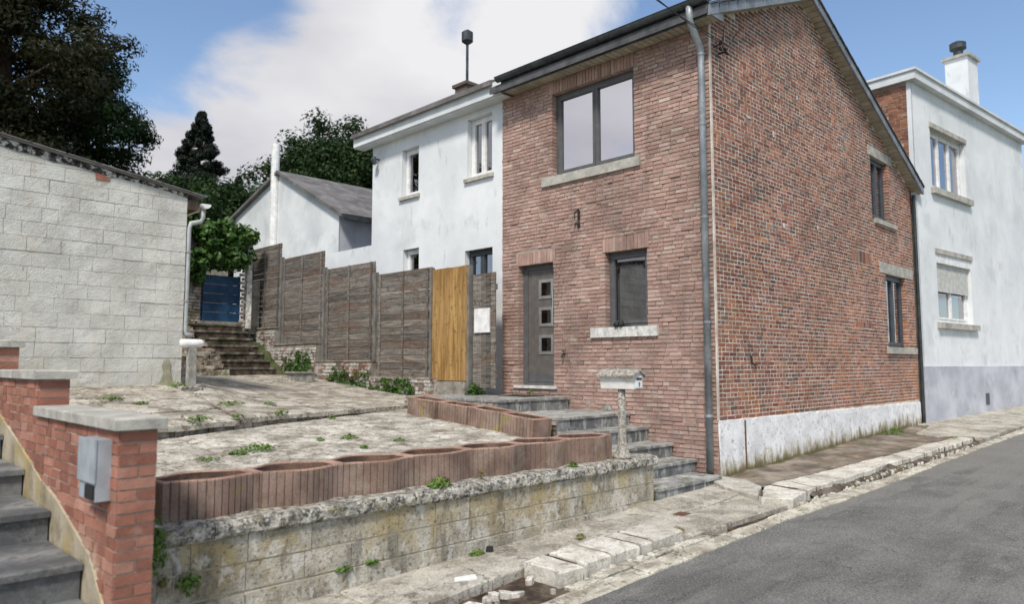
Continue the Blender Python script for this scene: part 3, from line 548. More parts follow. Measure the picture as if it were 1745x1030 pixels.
# ------------------------------------------------------------------ planters
def planter_mesh(L, amp=.1, pinch=.17, bamp=.16, bpinch=.14):
    H, T = .285, .034; ribs = int(L / .056)
    def half(u): return pinch + amp * (.5 - .5 * math.cos(2 * math.pi * u))
    def bhalf(u): return bpinch + bamp * (.5 - .5 * math.cos(2 * math.pi * u))
    outer = []; 
    us = []
    for k in range(ribs):
        a, b = k / ribs, (k + 1) / ribs; g = .1 / ribs
        us += [(a, 0), (a + .6 * g, .007), (a + 1.5 * g, .007), (a + 2.1 * g, .001)]
    us.append((1, 0)); us[0] = (0, 0)
    front = [(u * L, -half(u) + (0.012 if dd == .007 else 0)) for u, dd in us]
    back = [(u * L, bhalf(u) - (.012 if dd == .007 else 0)) for u, dd in reversed(us)]
    ends = lambda x, a, b: [(x, lerp(a, b, t)) for t in (.3, .34, .38, .64, .68, .72)]
    outer = front + ends(L, -pinch, bpinch) + back + ends(0, bpinch, -pinch); n = len(outer)
    def ins(p):
        u = min(1, max(0, p[0] / L)); x = min(L - T, max(T, p[0])); return (x, max(-half(u) + T, min(bhalf(u) - T, p[1])))
    inner = [ins(p) for p in outer]; mid = lambda q: [(lerp(a[0], b[0], q), lerp(a[1], b[1], q)) for a, b in zip(outer, inner)]
    def skin(loops, mat, cap=None):
        mb = MB()
        for lp, z in loops: mb.v += [(p[0], p[1], z) for p in lp]
        for a in range(len(loops) - 1):
            for k in range(n): mb.f.append((a * n + k, a * n + (k + 1) % n, (a + 1) * n + (k + 1) % n, (a + 1) * n + k)); mb.t.append((.5, .5, .5))
        if cap: mb.f.append(tuple((len(loops) - 1) * n + k for k in range(n))); mb.t.append((.5, .5, .5))
        return mesh('planter', mb, mat)
    return (skin([(outer, 0), (outer, H - .012)], 'planter_concrete'), skin([(outer, H - .012), (mid(.14), H), (mid(.86), H), (inner, H - .012)], 'planter_rim'),
            skin([(inner, H - .012), (inner, .03)], 'planter_inside', True))
def place_planter(meshes, loc, rot, label, group):
    o = bpy.data.objects.new('planter', meshes[0]); C.objects.link(o); o.location = (loc[0], loc[1], loc[2] + ZO); o.rotation_euler = rot; setp(o, label, 'planter', group)
    for nm, m in (('rim', meshes[1]), ('trough', meshes[2])): c = bpy.data.objects.new(nm, m); C.objects.link(c); c.parent = o
surf('planter_rim', [(.3, (.34, .205, .155)), (.7, (.5, .335, .26))], 5, 8, .93, [((.2, .15, .12), 8, .58, .7, .5)], .6, 90, grain=.2)
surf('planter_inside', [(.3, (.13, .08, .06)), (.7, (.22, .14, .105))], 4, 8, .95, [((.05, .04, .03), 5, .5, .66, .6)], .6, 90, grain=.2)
pm = planter_mesh(.742); x = 7.232; k = 0; random.seed(4)
pl_labels = ['wavy ribbed red concrete planter on the low wall, at the mailbox post', 'wavy ribbed red concrete planter on the low wall, second from the mailbox post', 'wavy ribbed red concrete planter on the low wall, third from the mailbox post',
             'wavy ribbed red concrete planter on the low wall, fourth from the mailbox post', 'wavy ribbed red concrete planter on the low wall, fifth from the mailbox post', 'wavy ribbed red concrete planter on the low wall, sixth from the mailbox post', 'wavy ribbed red concrete planter on the low wall, against the brick stair wall']
while k < 7:
    x -= .748; place_planter(pm, (x, 5.7 + random.uniform(-.012, .012), -1.126), (random.uniform(-.012, .012), random.uniform(-.008, .008), random.uniform(-.025, .025)), pl_labels[k], 'red planters along the low wall'); k += 1
for q, (y, x0, lab) in enumerate(((6.97, 7.56, 'short ribbed red concrete planter beside the stone steps, free end near the low wall'), (7.645, 7.55, 'middle ribbed red concrete planter in the row beside the stone landing'), (8.32, 7.53, 'ribbed red concrete planter beside the landing, third from the low wall'), (9.0, 7.47, 'ribbed red concrete planter set apart by a gap at the terrace step'))):
    if q == 0: pm2 = planter_mesh(.665, .025, .18, .025, .18)
    place_planter(pm2, (x0, y, lowz(x0, y) - .004), (0, -.082, R(90) + (.0, .01, .02, .05)[q]), lab, 'red planters beside the steps')
# ------------------------------------------------------------------ stone steps and landing
st = empty('stone_steps', (8.7, 7.5, gz(9)), 'bluestone steps climbing to a landing before the front door', 'steps')
lev = [(5.30, 5.775, -1.545), (5.775, 6.16, -1.37), (6.16, 6.6, -1.165), (6.6, 6.945, -.95), (6.945, 8.2, -.75), (8.2, 10.55, -.545)]; prev = gz(8.5) - .06; random.seed(9)
XL = 7.86
for i, (y0, y1, zt) in enumerate(lev):
    xl = XL if i < 5 else XL + .02
    x = xl; xr = 9.56 if i else 9.42
    cuts = [xl] + ([8.5, 9.02] if i != 5 else [8.45, 9.05]) + [xr]
    for a, b in zip(cuts, cuts[1:]):
        rows = [(y0 - .02, y1 + .03)] if i < 4 else ([(y0 - .02, 7.55), (7.556, y1 + .03)] if i == 4 else [(y0 - .02, 8.9), (8.906, 9.7), (9.706, y1)])
        for (p, q) in rows:
            mb = MB(); dz = random.uniform(-.003, .003); P4 = slab([(a, p), (b, p), (b, q), (a, q)], .002, .006, .1, 6); mb.prism(P4, lambda X, Y: zt + dz, zt - .04, .006); part('tread', mb, 'bluestone', st)
    x = xl + .01
    while x < xr - .03:
        L = random.choice((.22, .3, .26, .34)); e = min(x + L, xr - .015); mb = MB(); mb.box(x, e, y0, y0 + .03, prev - .02, zt - .043, .003); part('riser_tile', mb, 'riser_stone', st); x = e + .012
    mb = MB(); mb.box(xl + .012, xr, y0 + .025, y1 + .1 if i < 5 else y1 - .02, gz(9) - .3, zt - .042); part('core', mb, 'rubble_masonry', st)
    prev = zt
random.seed(14)                                                    # rubble on the landing's terrace side
for zc in np.arange(-1.0, -.6, .075):
    y = 6.98 if zc < -.8 else 8.23
    while y < 10.5:
        L = random.uniform(.09, .24); mb = MB(); zt = min(zc + .066, -.60 if y > 8.2 else -.8)
        if zt - zc > .03: mb.box(XL - .012 + random.uniform(-.012, .006), XL + .06, y, min(y + L, 10.5), zc, zt, .008); part('stone', mb, 'rubble_masonry', st)
        y += L + .012
mb = MB(); mb.prism(slab([(8.95, 8.62), (9.42, 8.62), (9.42, 9.3), (8.95, 9.3)], 0, .004), lambda x, y: -.53, -.544, .004); solo('door_mat', mb, 'black_rubber', 'dark doormat on the landing before the grey door', 'doormat')
# ------------------------------------------------------------------ the brick house
X0, Y0 = 9.6, 5.42
house = empty('brick_house', (9.6, 5.42, gz(9.6)), 'red brick end house with grey door, zinc downpipe and whitewashed plinth', 'house')
PF = lambda u, z, d: (X0 - d, u, z); PG = lambda u, z, d: (u, Y0 - d, z)
APX, APZ, SL = 12.92, 6.64, .43
rz = lambda x: APZ - SL * abs(x - APX)
W1 = (6.79, 8.577, 3.34, 4.855); W2 = (6.585, 7.42, .605, 1.846); DR = (8.553, 9.424, -.37, 1.812)
fholes = [W1, W2, DR]
fw = part('front_wall', wall_cells(PF, Y0, 9.85, gz(9) - .3, 5.17, fholes, .1), 'facade_mortar', house)
sold = [(6.72, 8.66, 4.855, 5.09), (6.55, 7.47, 1.846, 2.085), (8.50, 9.48, 1.812, 2.045)]
sills = [(6.675, 8.80, 3.18, 3.34), (6.392, 7.70, .445, .605)]
random.seed(1)
rects = lay(Y0 + .006, 9.845, gz(9) - .05, 5.16, .0652, .195, .0145, fholes + sold + sills + [(8.478, 9.532, -.42, -.37), (7.77, 7.86, -.68, -.6)])
for a, b, c, d in sold:
    n = int((b - a) / .066); 
    for k in range(n): rects.append((lerp(a, b, k / n) + .005, lerp(a, b, (k + 1) / n) - .005, c + .004, d - .006))
put_bricks(rects, PF, .02, .013, .0035, 'facade_brick', fw, holes=fholes, rev=.12)
mb = MB(); mb.wbox(PF, 7.775, 7.855, -.675, -.605, -.06, -.05); part('vent_hole', mb, 'black_rubber', house)
# gable
GW1 = (16.82, 18.1, .37, 1.965); GW2 = (16.17, 17.2, 3.1, 4.45)
gholes = [GW1, GW2]
gw = part('gable_wall', wall_cells(PG, X0 + .012, 18.72, gz(9.6) - .3, 6.7, gholes, .1, (rz, APX)), 'gable_mortar', house)
lint = [(16.47, 18.63, 1.965, 2.2), (16.03, 17.47, 4.45, 4.655)]; gsill = [(16.70, 18.58, .235, .37), (16.26, 17.575, 3.0, 3.1)]
random.seed(2)
gsold = [(14.95, 15.98, 2.06, 2.32), (14.9, 15.92, .735, .87)]
gr = lay(X0 + .04, 18.71, -.80, 6.6, .0665, .205, .017, gholes + lint + gsill + gsold, False, rz)
for a, b, c, d in gsold:
    n = int((b - a) / .075)
    for k in range(n): gr.append((lerp(a, b, k / n) + .008, lerp(a, b, (k + 1) / n) - .008, c, d - .015))
blotch = lambda r: (random.random(), min(.999, max(0, random.random() * .8 + .25 * mnoise.noise(Vector((r[0] * 1.2, r[2] * 1.2, 3))) + .1)), random.random())
put_bricks(gr, PG, .02, .003, .0042, 'gable_brick', gw, dj=.2, holes=gholes, rev=.1, tintf=blotch)
mb = MB(); mb.box(X0 - .012, X0 + .036, Y0 - .009, Y0 + .01, -.8, 5.2, .0); part('corner_joint', mb, 'gable_mortar', house)
for (u, z, w_, h_) in ((11.62, 3.87, .09, .16), (12.6, 4.75, .1, .1), (11.9, 2.35, .13, .1), (10.75, 3.95, .2, .05), (13.3, 2.5, .1, .1), (10.9, .15, .05, .16)):
    mb = MB(); n = 8; mb.face([PG(u + w_ * random.uniform(.35, .6) * math.cos(6.283 * k / n), z + h_ * random.uniform(.35, .6) * math.sin(6.283 * k / n), .014) for k in range(n)]); part('mortar_patch', mb, 'gable_mortar', house)
mb = MB(); mb.tube([PG(10.60, .14, .02), PG(10.60, .03, .035), PG(10.66, .0, .035), PG(10.76, -.005, .03)], .014, 6); part('iron_hook', mb, 'iron_black', house)
# whitewashed plinth, uneven upper edge, with a rusty strip
for a, b in ((9.602, 10.33), (10.36, 18.72)):
    mb = MB(); n = int((b - a) / .08) + 2; zl = 9
    for i in range(n + 1):
        X = lerp(a, b, i / n); zt = -.81 - .055 * (X - 9.6) / 9.1 * 1 + .018 * mnoise.noise(Vector((X * 4, 0, 0))) + .012 * mnoise.noise(Vector((X * 15, 0, 0))); zb = gz(X) - .05
        for j in range(zl + 1):
            t = j / zl; mb.v.append((X, Y0 - .022 - .006 * mnoise.noise(Vector((X * 5, t * 4, 1))) - .012 * (1 - t), lerp(zb, zt, t)))
        mb.v.append((X, Y0 + .01, zt + .006))
    m = zl + 2
    for i in range(n):
        for j in range(m - 1): q = i * m + j; mb.f.append((q, q + m, q + m + 1, q + 1)); mb.t.append((.5, .5, .5))
    mb.f.append(tuple(j for j in range(m))); mb.t.append((.5,) * 3); part('plinth', mb, 'whitewash', house)
mb = MB(); mb.tube([(10.345, Y0 - .028, -.83), (10.345, Y0 - .034, -1.57)], .012, 8); part('rusty_rod', mb, 'rusted', house)
# remaining walls so that the rooms behind the glass are closed and dark
mb = MB()
for (a, b, zt) in ((9.85, 9.85, 0),):
    mb.face([(X0, 9.84, -2), (18.72, 9.84, -2), (18.72, 9.84, rz(18.72)), (APX, 9.84, APZ), (X0, 9.84, 5.2)])
mb.face([(18.715, Y0, -2), (18.715, 9.84, -2), (18.715, 9.84, rz(18.72)), (18.715, Y0, rz(18.72))])
mb.face([(X0 + .3, Y0 + .2, 2.6), (18.7, Y0 + .2, 2.6), (18.7, 9.84, 2.6), (X0 + .3, 9.84, 2.6)]); mb.face([(X0 + .3, Y0 + .2, -.4), (18.7, Y0 + .2, -.4), (18.7, 9.84, -.4), (X0 + .3, 9.84, -.4)]); mb.face([(13.5, Y0 + .1, -.4), (13.5, 9.84, -.4), (13.5, 9.84, 6.), (13.5, Y0 + .1, 6.)])
part('rear_wall', mb, 'white_render', house)
# windows and door
def window(parent, P, h, fmat, gmat, rec, sashes, sillr=None, smat='lintel_stone', sproud=.07, linr=None, blind=False, fw_=.055, handle=False):
    a, b, c, d = h; mb = MB(); e0, e1 = -rec - .07, -rec
    mb.wbox(P, a, a + fw_, c, d, e0, e1); mb.wbox(P, b - fw_, b, c, d, e0, e1); mb.wbox(P, a + fw_, b - fw_, d - fw_, d, e0, e1); mb.wbox(P, a + fw_, b - fw_, c, c + fw_, e0, e1)
    w_ = part('window', mb, fmat, parent); ia, ib = a + fw_, b - fw_
    for k in range(sashes):
        u0 = lerp(ia, ib, k / sashes) + .004; u1 = lerp(ia, ib, (k + 1) / sashes) - .004; z0, z1 = c + fw_ + .004, d - fw_ - .004; s_ = .05; mb = MB(); f0, f1 = e0 + .01, e1 + .014
        mb.wbox(P, u0, u0 + s_, z0, z1, f0, f1); mb.wbox(P, u1 - s_, u1, z0, z1, f0, f1); mb.wbox(P, u0 + s_, u1 - s_, z0, z0 + s_, f0, f1); mb.wbox(P, u0 + s_, u1 - s_, z1 - s_, z1, f0, f1); part('sash', mb, fmat, w_)
        mb = MB(); mb.wbox(P, u0 + s_ - .002, u1 - s_ + .002, z0 + s_ - .002, z1 - s_ + .002, e1 - .035, e1 - .03); part('pane', mb, gmat, w_)
        if blind:
            z = z0 + s_
            while z < z1 - s_: mb = MB(); mb.hexa([P(u, z + dz, dd) for dd, dz in ((e0 - .07, .0), (e0 - .04, .045)) for u, dz2 in ((u0 + .04, 0), (u1 - .04, 0))] + [P(u, z + dz + .004, dd) for dd, dz in ((e0 - .07, .0), (e0 - .04, .045)) for u, dz2 in ((u0 + .04, 0), (u1 - .04, 0))]); part('blind_slat', mb, 'curtain', w_); z += .06
    if handle: mb = MB(); mb.wbox(P, b - fw_ - .035, b - fw_ - .02, (c + d) / 2 - .06, (c + d) / 2 + .06, e1, e1 + .03); part('handle', mb, 'brushed_steel', w_)
    if sillr:
        mb = MB(); u0, u1, z0, z1 = sillr
        mb.hexa([P(u0, z0, -rec), P(u1, z0, -rec), P(u1, z1 + .012, -rec), P(u0, z1 + .012, -rec), P(u0, z0, sproud), P(u1, z0, sproud), P(u1, z1, sproud), P(u0, z1, sproud)]); part('sill', mb, smat, w_)
    if linr: mb = MB(); mb.wbox(P, linr[0], linr[1], linr[2], linr[3], -.1, .012); part('lintel', mb, 'lintel_stone', w_)
    return w_
window(house, PF, (W1[0] + .002, W1[1] - .002, W1[2] + .004, W1[3] - .002), 'grey_frame', 'window_glass', .115, 2, sills[0], 'lintel_stone', .055)
window(house, PF, (W2[0] + .002, W2[1] - .002, W2[2] + .004, W2[3] - .002), 'grey_frame', 'mid_glass', .115, 1, sills[1], 'white_sill', .06)
window(house, PG, (GW1[0] + .002, GW1[1] - .002, GW1[2] + .004, GW1[3] - .002), 'dark_frame', 'soft_glass', .09, 2, gsill[0], 'lintel_stone', .06, lint[0], True)
window(house, PG, (GW2[0] + .002, GW2[1] - .002, GW2[2] + .004, GW2[3] - .002), 'dark_frame', 'soft_glass', .09, 2, gsill[1], 'lintel_stone', .06, lint[1], True)
a, b, c, d = DR; rec = .12; mb = MB()
mb.wbox(PF, b - .12, b - .002, c, d - .002, -rec - .07, -rec); mb.wbox(PF, a + .002, a + .05, c, d - .002, -rec - .07, -rec); mb.wbox(PF, a + .05, b - .12, d - .09, d - .002, -rec - .07, -rec); mb.wbox(PF, a + .05, b - .12, c, c + .05, -rec - .07, -rec)
door = part('door', mb, 'grey_frame', house); mb = MB(); mb.wbox(PF, a + .054, b - .124, c + .054, d - .094, -rec - .06, -rec - .012); part('door_leaf', mb, 'door_panel', door)
mb = MB(); l0, l1 = a + .085, b - .155
mb.wbox(PF, a + .06, b - .13, c + .06, c + .2, -rec - .02, -rec - .006); part('kick_rail', mb, 'grey_frame', door)
for zc in (1.36, .86, .36):
    u0, u1 = a + .13, a + .48; q = .175; t = .055; mb = MB()
    mb.wbox(PF, u0, u0 + t, zc - q, zc + q, -rec - .03, -rec + .002); mb.wbox(PF, u1 - t, u1, zc - q, zc + q, -rec - .03, -rec + .002); mb.wbox(PF, u0 + t, u1 - t, zc - q, zc - q + t, -rec - .03, -rec + .002); mb.wbox(PF, u0 + t, u1 - t, zc + q - t, zc + q, -rec - .03, -rec + .002)
    part('pane_frame', mb, 'brushed_steel', door); mb = MB(); mb.wbox(PF, u0 + t - .002, u1 - t + .002, zc - q + t - .002, zc + q - t + .002, -rec - .02, -rec - .008); part('pane', mb, 'door_glass', door)
mb = MB(); hx = X0 + rec - .055; hy = a + .09; mb.tube([(hx, hy, .68), (hx, hy, 1.32)], .012, 10)
for z in (.78, 1.22): mb.tube([(hx, hy, z), (hx + .07, hy, z)], .008, 8)
part('handle', mb, 'steel_bar', door)
mb = MB(); mb.wbox(PF, 8.478, 9.532, -.42, -.372, -.2, .05, .003); part('threshold', mb, 'white_sill', door)
# roof
roof = None; mb = MB(); EG = .2; yR = 9.8
for (xa, xb) in ((APX, 9.2), (APX, 19.02)):
    za, zb = rz(xa), rz(xb); mb.hexa([(xa, Y0 - EG, za + .03), (xb, Y0 - EG, zb + .03), (xb, yR, zb + .03), (xa, yR, za + .03), (xa, Y0 - EG, za + .16), (xb, Y0 - EG, zb + .16), (xb, yR, zb + .16), (xa, yR, za + .16)])
roof = part('roof', mb, 'roof_tile', house); random.seed(17)
for (xa, xb, n) in ((9.22, APX, 13), (19.0, APX, 21)):            # zinc verge pieces
    for k in range(n):
        p, q = lerp(xa, xb, k / n), lerp(xa, xb, (k + 1) / n); g = .012 * (1 if q > p else -1); p2, q2 = p + g, q - g; j = random.uniform(-.003, .003)
        mb = MB(); mb.hexa([(X, Y, rz(X) + z) for X, z, Y in ((p2, -.005, Y0 - EG - .035 + j), (q2, -.005, Y0 - EG - .035 + j), (q2, .15, Y0 - EG - .035 + j), (p2, .15, Y0 - EG - .035 + j), (p2, -.005, Y0 - EG + .01), (q2, -.005, Y0 - EG + .01), (q2, .15, Y0 - EG + .01), (p2, .15, Y0 - EG + .01))]); part('verge_piece', mb, 'verge_zinc', roof)
        mb = MB(); mb.hexa([(X, Y, rz(X) + z) for X, z, Y in ((p2, .152, Y0 - EG - .06), (q2, .165, Y0 - EG - .06), (q2, .195, Y0 - EG - .06), (p2, .182, Y0 - EG - .06), (p2, .152, Y0 + .3), (q2, .165, Y0 + .3), (q2, .195, Y0 + .3), (p2, .182, Y0 + .3))]); part('roof_slate', mb, 'roof_tile', roof)
for (xa, xb, n) in ((9.62, APX, 26), (18.95, APX, 46)):           # boards under the verge
    for k in range(n):
        p, q = lerp(xa, xb, k / n), lerp(xa, xb, (k + 1) / n); g = .008 * (1 if q > p else -1); p2, q2 = p + g, q - g
        mb = MB(); mb.hexa([(X, Y, rz(X) + z) for X, z, Y in ((p2, -.004, Y0 - EG), (q2, -.004, Y0 - EG), (q2, .028, Y0 - EG), (p2, .028, Y0 - EG), (p2, -.004, Y0 + .02), (q2, -.004, Y0 + .02), (q2, .028, Y0 + .02), (p2, .028, Y0 + .02))]); part('soffit_board', mb, 'soffit_board', roof)
mb = MB(); mb.box(9.32, 9.9, Y0 + .02, 9.5, 5.135, 5.15); part('eave_lining', mb, 'black_rubber', roof)
SZ = 5.10; YE = 9.56; y = Y0 - .19; random.seed(19)
while y < YE - .02:
    e = min(y + .11, YE); mb = MB(); mb.box(9.285, X0 + .0, y + .006, e - .006, SZ, SZ + .012); part('soffit_board', mb, 'soffit_board', roof); y = e
y = Y0 - .2
while y < YE - .02:
    e = min(y + .62, YE); mb = MB(); mb.box(9.262, 9.284, y + .002, e - .002, SZ - .035, SZ + .215 + random.uniform(-.002, .002)); part('fascia_panel', mb, 'fascia_slate', roof); y = e
mb = MB(); mb.box(9.262, 9.6, Y0 - .228, Y0 - .202, SZ - .035, SZ + .14); part('fascia_end', mb, 'verge_zinc', roof); mb = MB(); mb.box(9.3, 9.58, YE + .002, YE + .022, SZ - .03, SZ + .14); part('fascia_end', mb, 'fascia_slate', roof)
y = Y0 - .22                                                       # half-round gutter in lengths
while y < YE - .02:
    e = min(y + .98, YE + .02); mb = MB(); n = 10; cx, cz, r = 9.183, SZ + .215, .076; ring = []
    for Y in (y, y + .03, y + .031, e):
        rr = r + (.006 if Y <= y + .03 else 0)
        for k in range(n + 1): an = math.pi + math.pi * k / n; ring.append((cx + rr * math.cos(an), Y, cz + rr * math.sin(an)))
        for k in range(n, -1, -1): an = math.pi + math.pi * k / n; ring.append((cx + (rr - .008) * math.cos(an), Y, cz + (rr - .008) * math.sin(an)))
    m = 2 * (n + 1); mb.v = ring
    for s_ in range(3):
        for k in range(m): mb.f.append((s_ * m + k, s_ * m + (k + 1) % m, (s_ + 1) * m + (k + 1) % m, (s_ + 1) * m + k)); mb.t.append((random.random(),) * 3 if k == 0 else mb.t[-1])
    if e > YE: mb.f.append(tuple(3 * m + k for k in range(n + 1))); mb.t.append((.5,) * 3)
    if y < Y0: mb.f.append(tuple(k for k in range(n + 1))); mb.t.append((.5,) * 3)
    mb.tube([(cx - r - .002, y, cz + .004), (cx - r - .002, e, cz + .004)], .009, 6); part('gutter', mb, 'dark_zinc', roof, smooth=False); y = e
mb = MB(); mb.box(9.19, 9.36, Y0 - .24, YE, SZ + .222, SZ + .245); part('drip_tile', mb, 'roof_tile', roof)
# downpipe
py = 5.52; mb = MB(); mb.tube([(9.185, 5.50, 5.27), (9.19, 5.50, 5.12), (9.23, 5.505, 5.0), (9.46, 5.515, 4.78), (9.525, py, 4.68), (9.525, py, 4.55), (9.525, py, -1.53)], .052, 14); dp = part('downpipe', mb, 'zinc', house, smooth=True)
for z in (4.62, 3.55, 2.15, .6, -.75): mb = MB(); mb.tube([(9.525, py, z), (9.525, py, z + .035)], .059, 14); part('collar', mb, 'zinc', dp)
mb = MB(); mb.tube([(18.79, Y0 - .06, 4.0), (18.79, Y0 - .06, -1.4)], .04, 10); part('rear_downpipe', mb, 'dark_zinc', house)
# iron figure, tap, patch, cables
mb = MB(); f = lambda u, z: (X0 - .024, u, z)
mb.tube([f(8.06, 2.52), f(8.05, 2.62), f(7.99, 2.655), f(7.955, 2.66)], .0085, 6); mb.tube([f(7.972, 2.655), f(7.972, 2.5), f(7.972, 2.33)], .016, 6); mb.tube([f(7.94, 2.64), f(7.94, 2.36)], .009, 6); mb.tube([f(8.04, 2.36), f(8.05, 2.41), f(8.01, 2.44), f(7.99, 2.39), f(7.972, 2.34), f(7.945, 2.34), f(7.935, 2.38)], .009, 6)
part('iron_wall_figure', mb, 'iron_black', house)
mb = MB(); mb.tube([(X0, 8.30, .19), (X0 - .06, 8.30, .185), (X0 - .085, 8.30, .16), (X0 - .085, 8.30, .12)], .014, 8); mb.tube([(X0 - .05, 8.34, .235), (X0 - .05, 8.26, .235)], .009, 6); mb.tube([(X0 - .05, 8.30, .19), (X0 - .05, 8.30, .235)], .007, 6); part('water_tap', mb, 'iron_black', house)
mb = MB(); mb.wbox(PF, 7.30, 7.5, -.745, -.66, -.02, .02, .004); part('patch_stone', mb, 'bluestone', house)
random.seed(23)
cb = empty('cable_bracket', (9.75, 5.33, 4.7), 'black cable bracket with wires at the gable corner under the eaves', 'bracket')
mb = MB(); mb.tube([(9.72, 5.42, 4.78), (9.72, 5.28, 4.80), (9.72, 5.26, 4.9)], .012, 6); mb.tube([(9.86, 5.42, 4.72), (9.86, 5.30, 4.72)], .014, 6); part('hook', mb, 'iron_black', cb)
for p in ((9.72, 5.3, 4.82), (9.80, 5.28, 4.74), (9.88, 5.29, 4.70), (9.7, 5.3, 4.72)):
    mb = MB(); mb.tube([(p[0] - .03, p[1], p[2] + .01), (p[0], p[1], p[2]), (p[0] + .04, p[1], p[2] - .015)], [.012, .026, .014], 8); part('insulator', mb, 'black_rubber', cb)
for a, b, sg in (((9.72, 5.28, 4.84), tuple(ray(1040, -58) * 7.5), .04), ((9.7, 5.29, 4.8), tuple(ray(1046, -66) * 7.5), .06), ((9.86, 5.29, 4.72), (10.55, 5.38, 5.35), -.03), ((9.76, 5.28, 4.74), (9.98, 5.37, 5.2), -.05)):
    mb = MB(); mb.tube([(lerp(a[0], b[0], t), lerp(a[1], b[1], t), lerp(a[2], b[2], t) - sg * math.sin(math.pi * t)) for t in [k / 14 for k in range(15)]], .006, 6); part('cable', mb, 'black_rubber', cb)
# ornament on the sill
orn = MB(); orn.tube([(9.55, 7.16, .606), (9.55, 7.16, .64), (9.55, 7.16, .68), (9.55, 7.16, .7)], [.045, .055, .045, .02], 10); orn.tube([(9.55, 7.07, .606), (9.55, 7.07, .65), (9.55, 7.07, .705), (9.55, 7.07, .725)], [.04, .052, .036, .014], 10); orn.tube([(9.55, 7.03, .622), (9.55, 6.93, .62), (9.55, 6.86, .616)], [.014, .01, .005], 6)
solo('sill_ornament', orn, 'black_rubber', 'small black lumpy ornament with a tail on the white window sill', 'ornament', smooth=True)
# ------------------------------------------------------------------ mailbox on its concrete post
mbx = empty('mailbox', (7.31, 5.42, -1.125), 'white letterbox with pebbled roof on a concrete post at the wall end', 'mailbox')
mb = MB(); prof = [(.12, 0), (.115, .035), (.085, .06), (.062, .12), (.052, .22), (.047, .5), (.045, .83)]
mb.tube([(7.31, 5.42, -1.125 + z) for r, z in prof], [r for r, z in prof], 16); part('post', mb, 'exposed_aggregate', mbx, smooth=True)
bx0, bx1, by0, by1 = 7.225, 7.40, 5.17, 5.69; mb = MB(); zb, zt = -.292, -.135; tp = .012
mb.hexa([(bx0 + tp, by0 + .01, zb), (bx1 - tp, by0 + .01, zb), (bx1 - tp, by1 - .01, zb), (bx0 + tp, by1 - .01, zb), (bx0, by0, zt), (bx1, by0, zt), (bx1, by1, zt), (bx0, by1, zt)])
xm = (bx0 + bx1) / 2; mb.face([(bx0, by0, zt), (bx1, by0, zt), (xm, by0, zt + .06)]); mb.face([(bx0, by1, zt), (bx1, by1, zt), (xm, by1, zt + .06)]); bxo = part('box', mb, 'mailbox_paint', mbx)
mb = MB(); mb.box(bx0 + .018, bx1 - .018, by0 - .006, by0 + .004, zb + .015, zt + .005); part('front_flap', mb, 'white_enamel', bxo)
mb = MB(); mb.box(bx0 + .035, bx1 - .035, by0 - .012, by0 - .007, zt - .045, zt - .022); part('slot', mb, 'black_rubber', bxo)
mb = MB(); mb.tube([(xm, by0 - .005, zb + .07), (xm, by0 - .016, zb + .07)], .009, 8); mb.box(xm - .005, xm + .005, by0 - .011, by0 - .007, zb + .03, zb + .055); part('lock', mb, 'black_rubber', bxo)
for s_ in (-1, 1):
    mb = MB(); xe = xm + s_ * .135; zr, zl_ = zt + .085, zt + .012
    n = 12
    for k in range(n + 1):
        Y = lerp(by0 - .03, by1 + .03, k / n)
        for X, z in ((xm, zr), (xe, zl_), (xe - s_ * .004, zl_ - .026), (xm, zr - .028)): mb.v.append((X + random.uniform(-.004, .004) * (X != xm), Y, z + random.uniform(-.004, .004)))
    for k in range(n):
        for q in range(4): mb.f.append((k * 4 + q, k * 4 + (q + 1) % 4, k * 4 + 4 + (q + 1) % 4, k * 4 + 4 + q)); mb.t.append((.5,) * 3)
    mb.f += [(0, 1, 2, 3), tuple(n * 4 + q for q in range(4))]; mb.t += [(.5,) * 3] * 2; part('roof_slab', mb, 'exposed_aggregate', mbx)
# ------------------------------------------------------------------ white block shed
shed = empty('block_shed', (1.0, 13, -.35), 'whitewashed concrete block shed with sloping roof edge and grey gutter', 'shed')
SY, SX = 11.3, 4.28; szt = lambda x: 2.60 - (x - 4.28) * .1495
PS = lambda u, z, d: (u, SY - d, z); PE = lambda u, z, d: (SX + d, u, z)
mb = MB(); mb.face([PS(-4, -.7, 0), PS(SX, -.7, 0), PS(SX, szt(SX), 0), PS(-4, szt(-4), 0)]); mb.face([PE(SY, -.7, 0), PE(16.2, -.7, 0), PE(16.2, szt(SX), 0), PE(SY, szt(SX), 0)]); mb.face([(-4, SY, -.7), (-4, 16.2, -.7), (-4, 16.2, szt(-4)), (-4, SY, szt(-4))]); mb.face([(-4, 16.2, -.7), (SX, 16.2, -.7), (SX, 16.2, szt(SX)), (-4, 16.2, szt(-4))])
swall = part('wall', mb, 'shed_joint', shed); random.seed(41)
k = 0; z = -.5
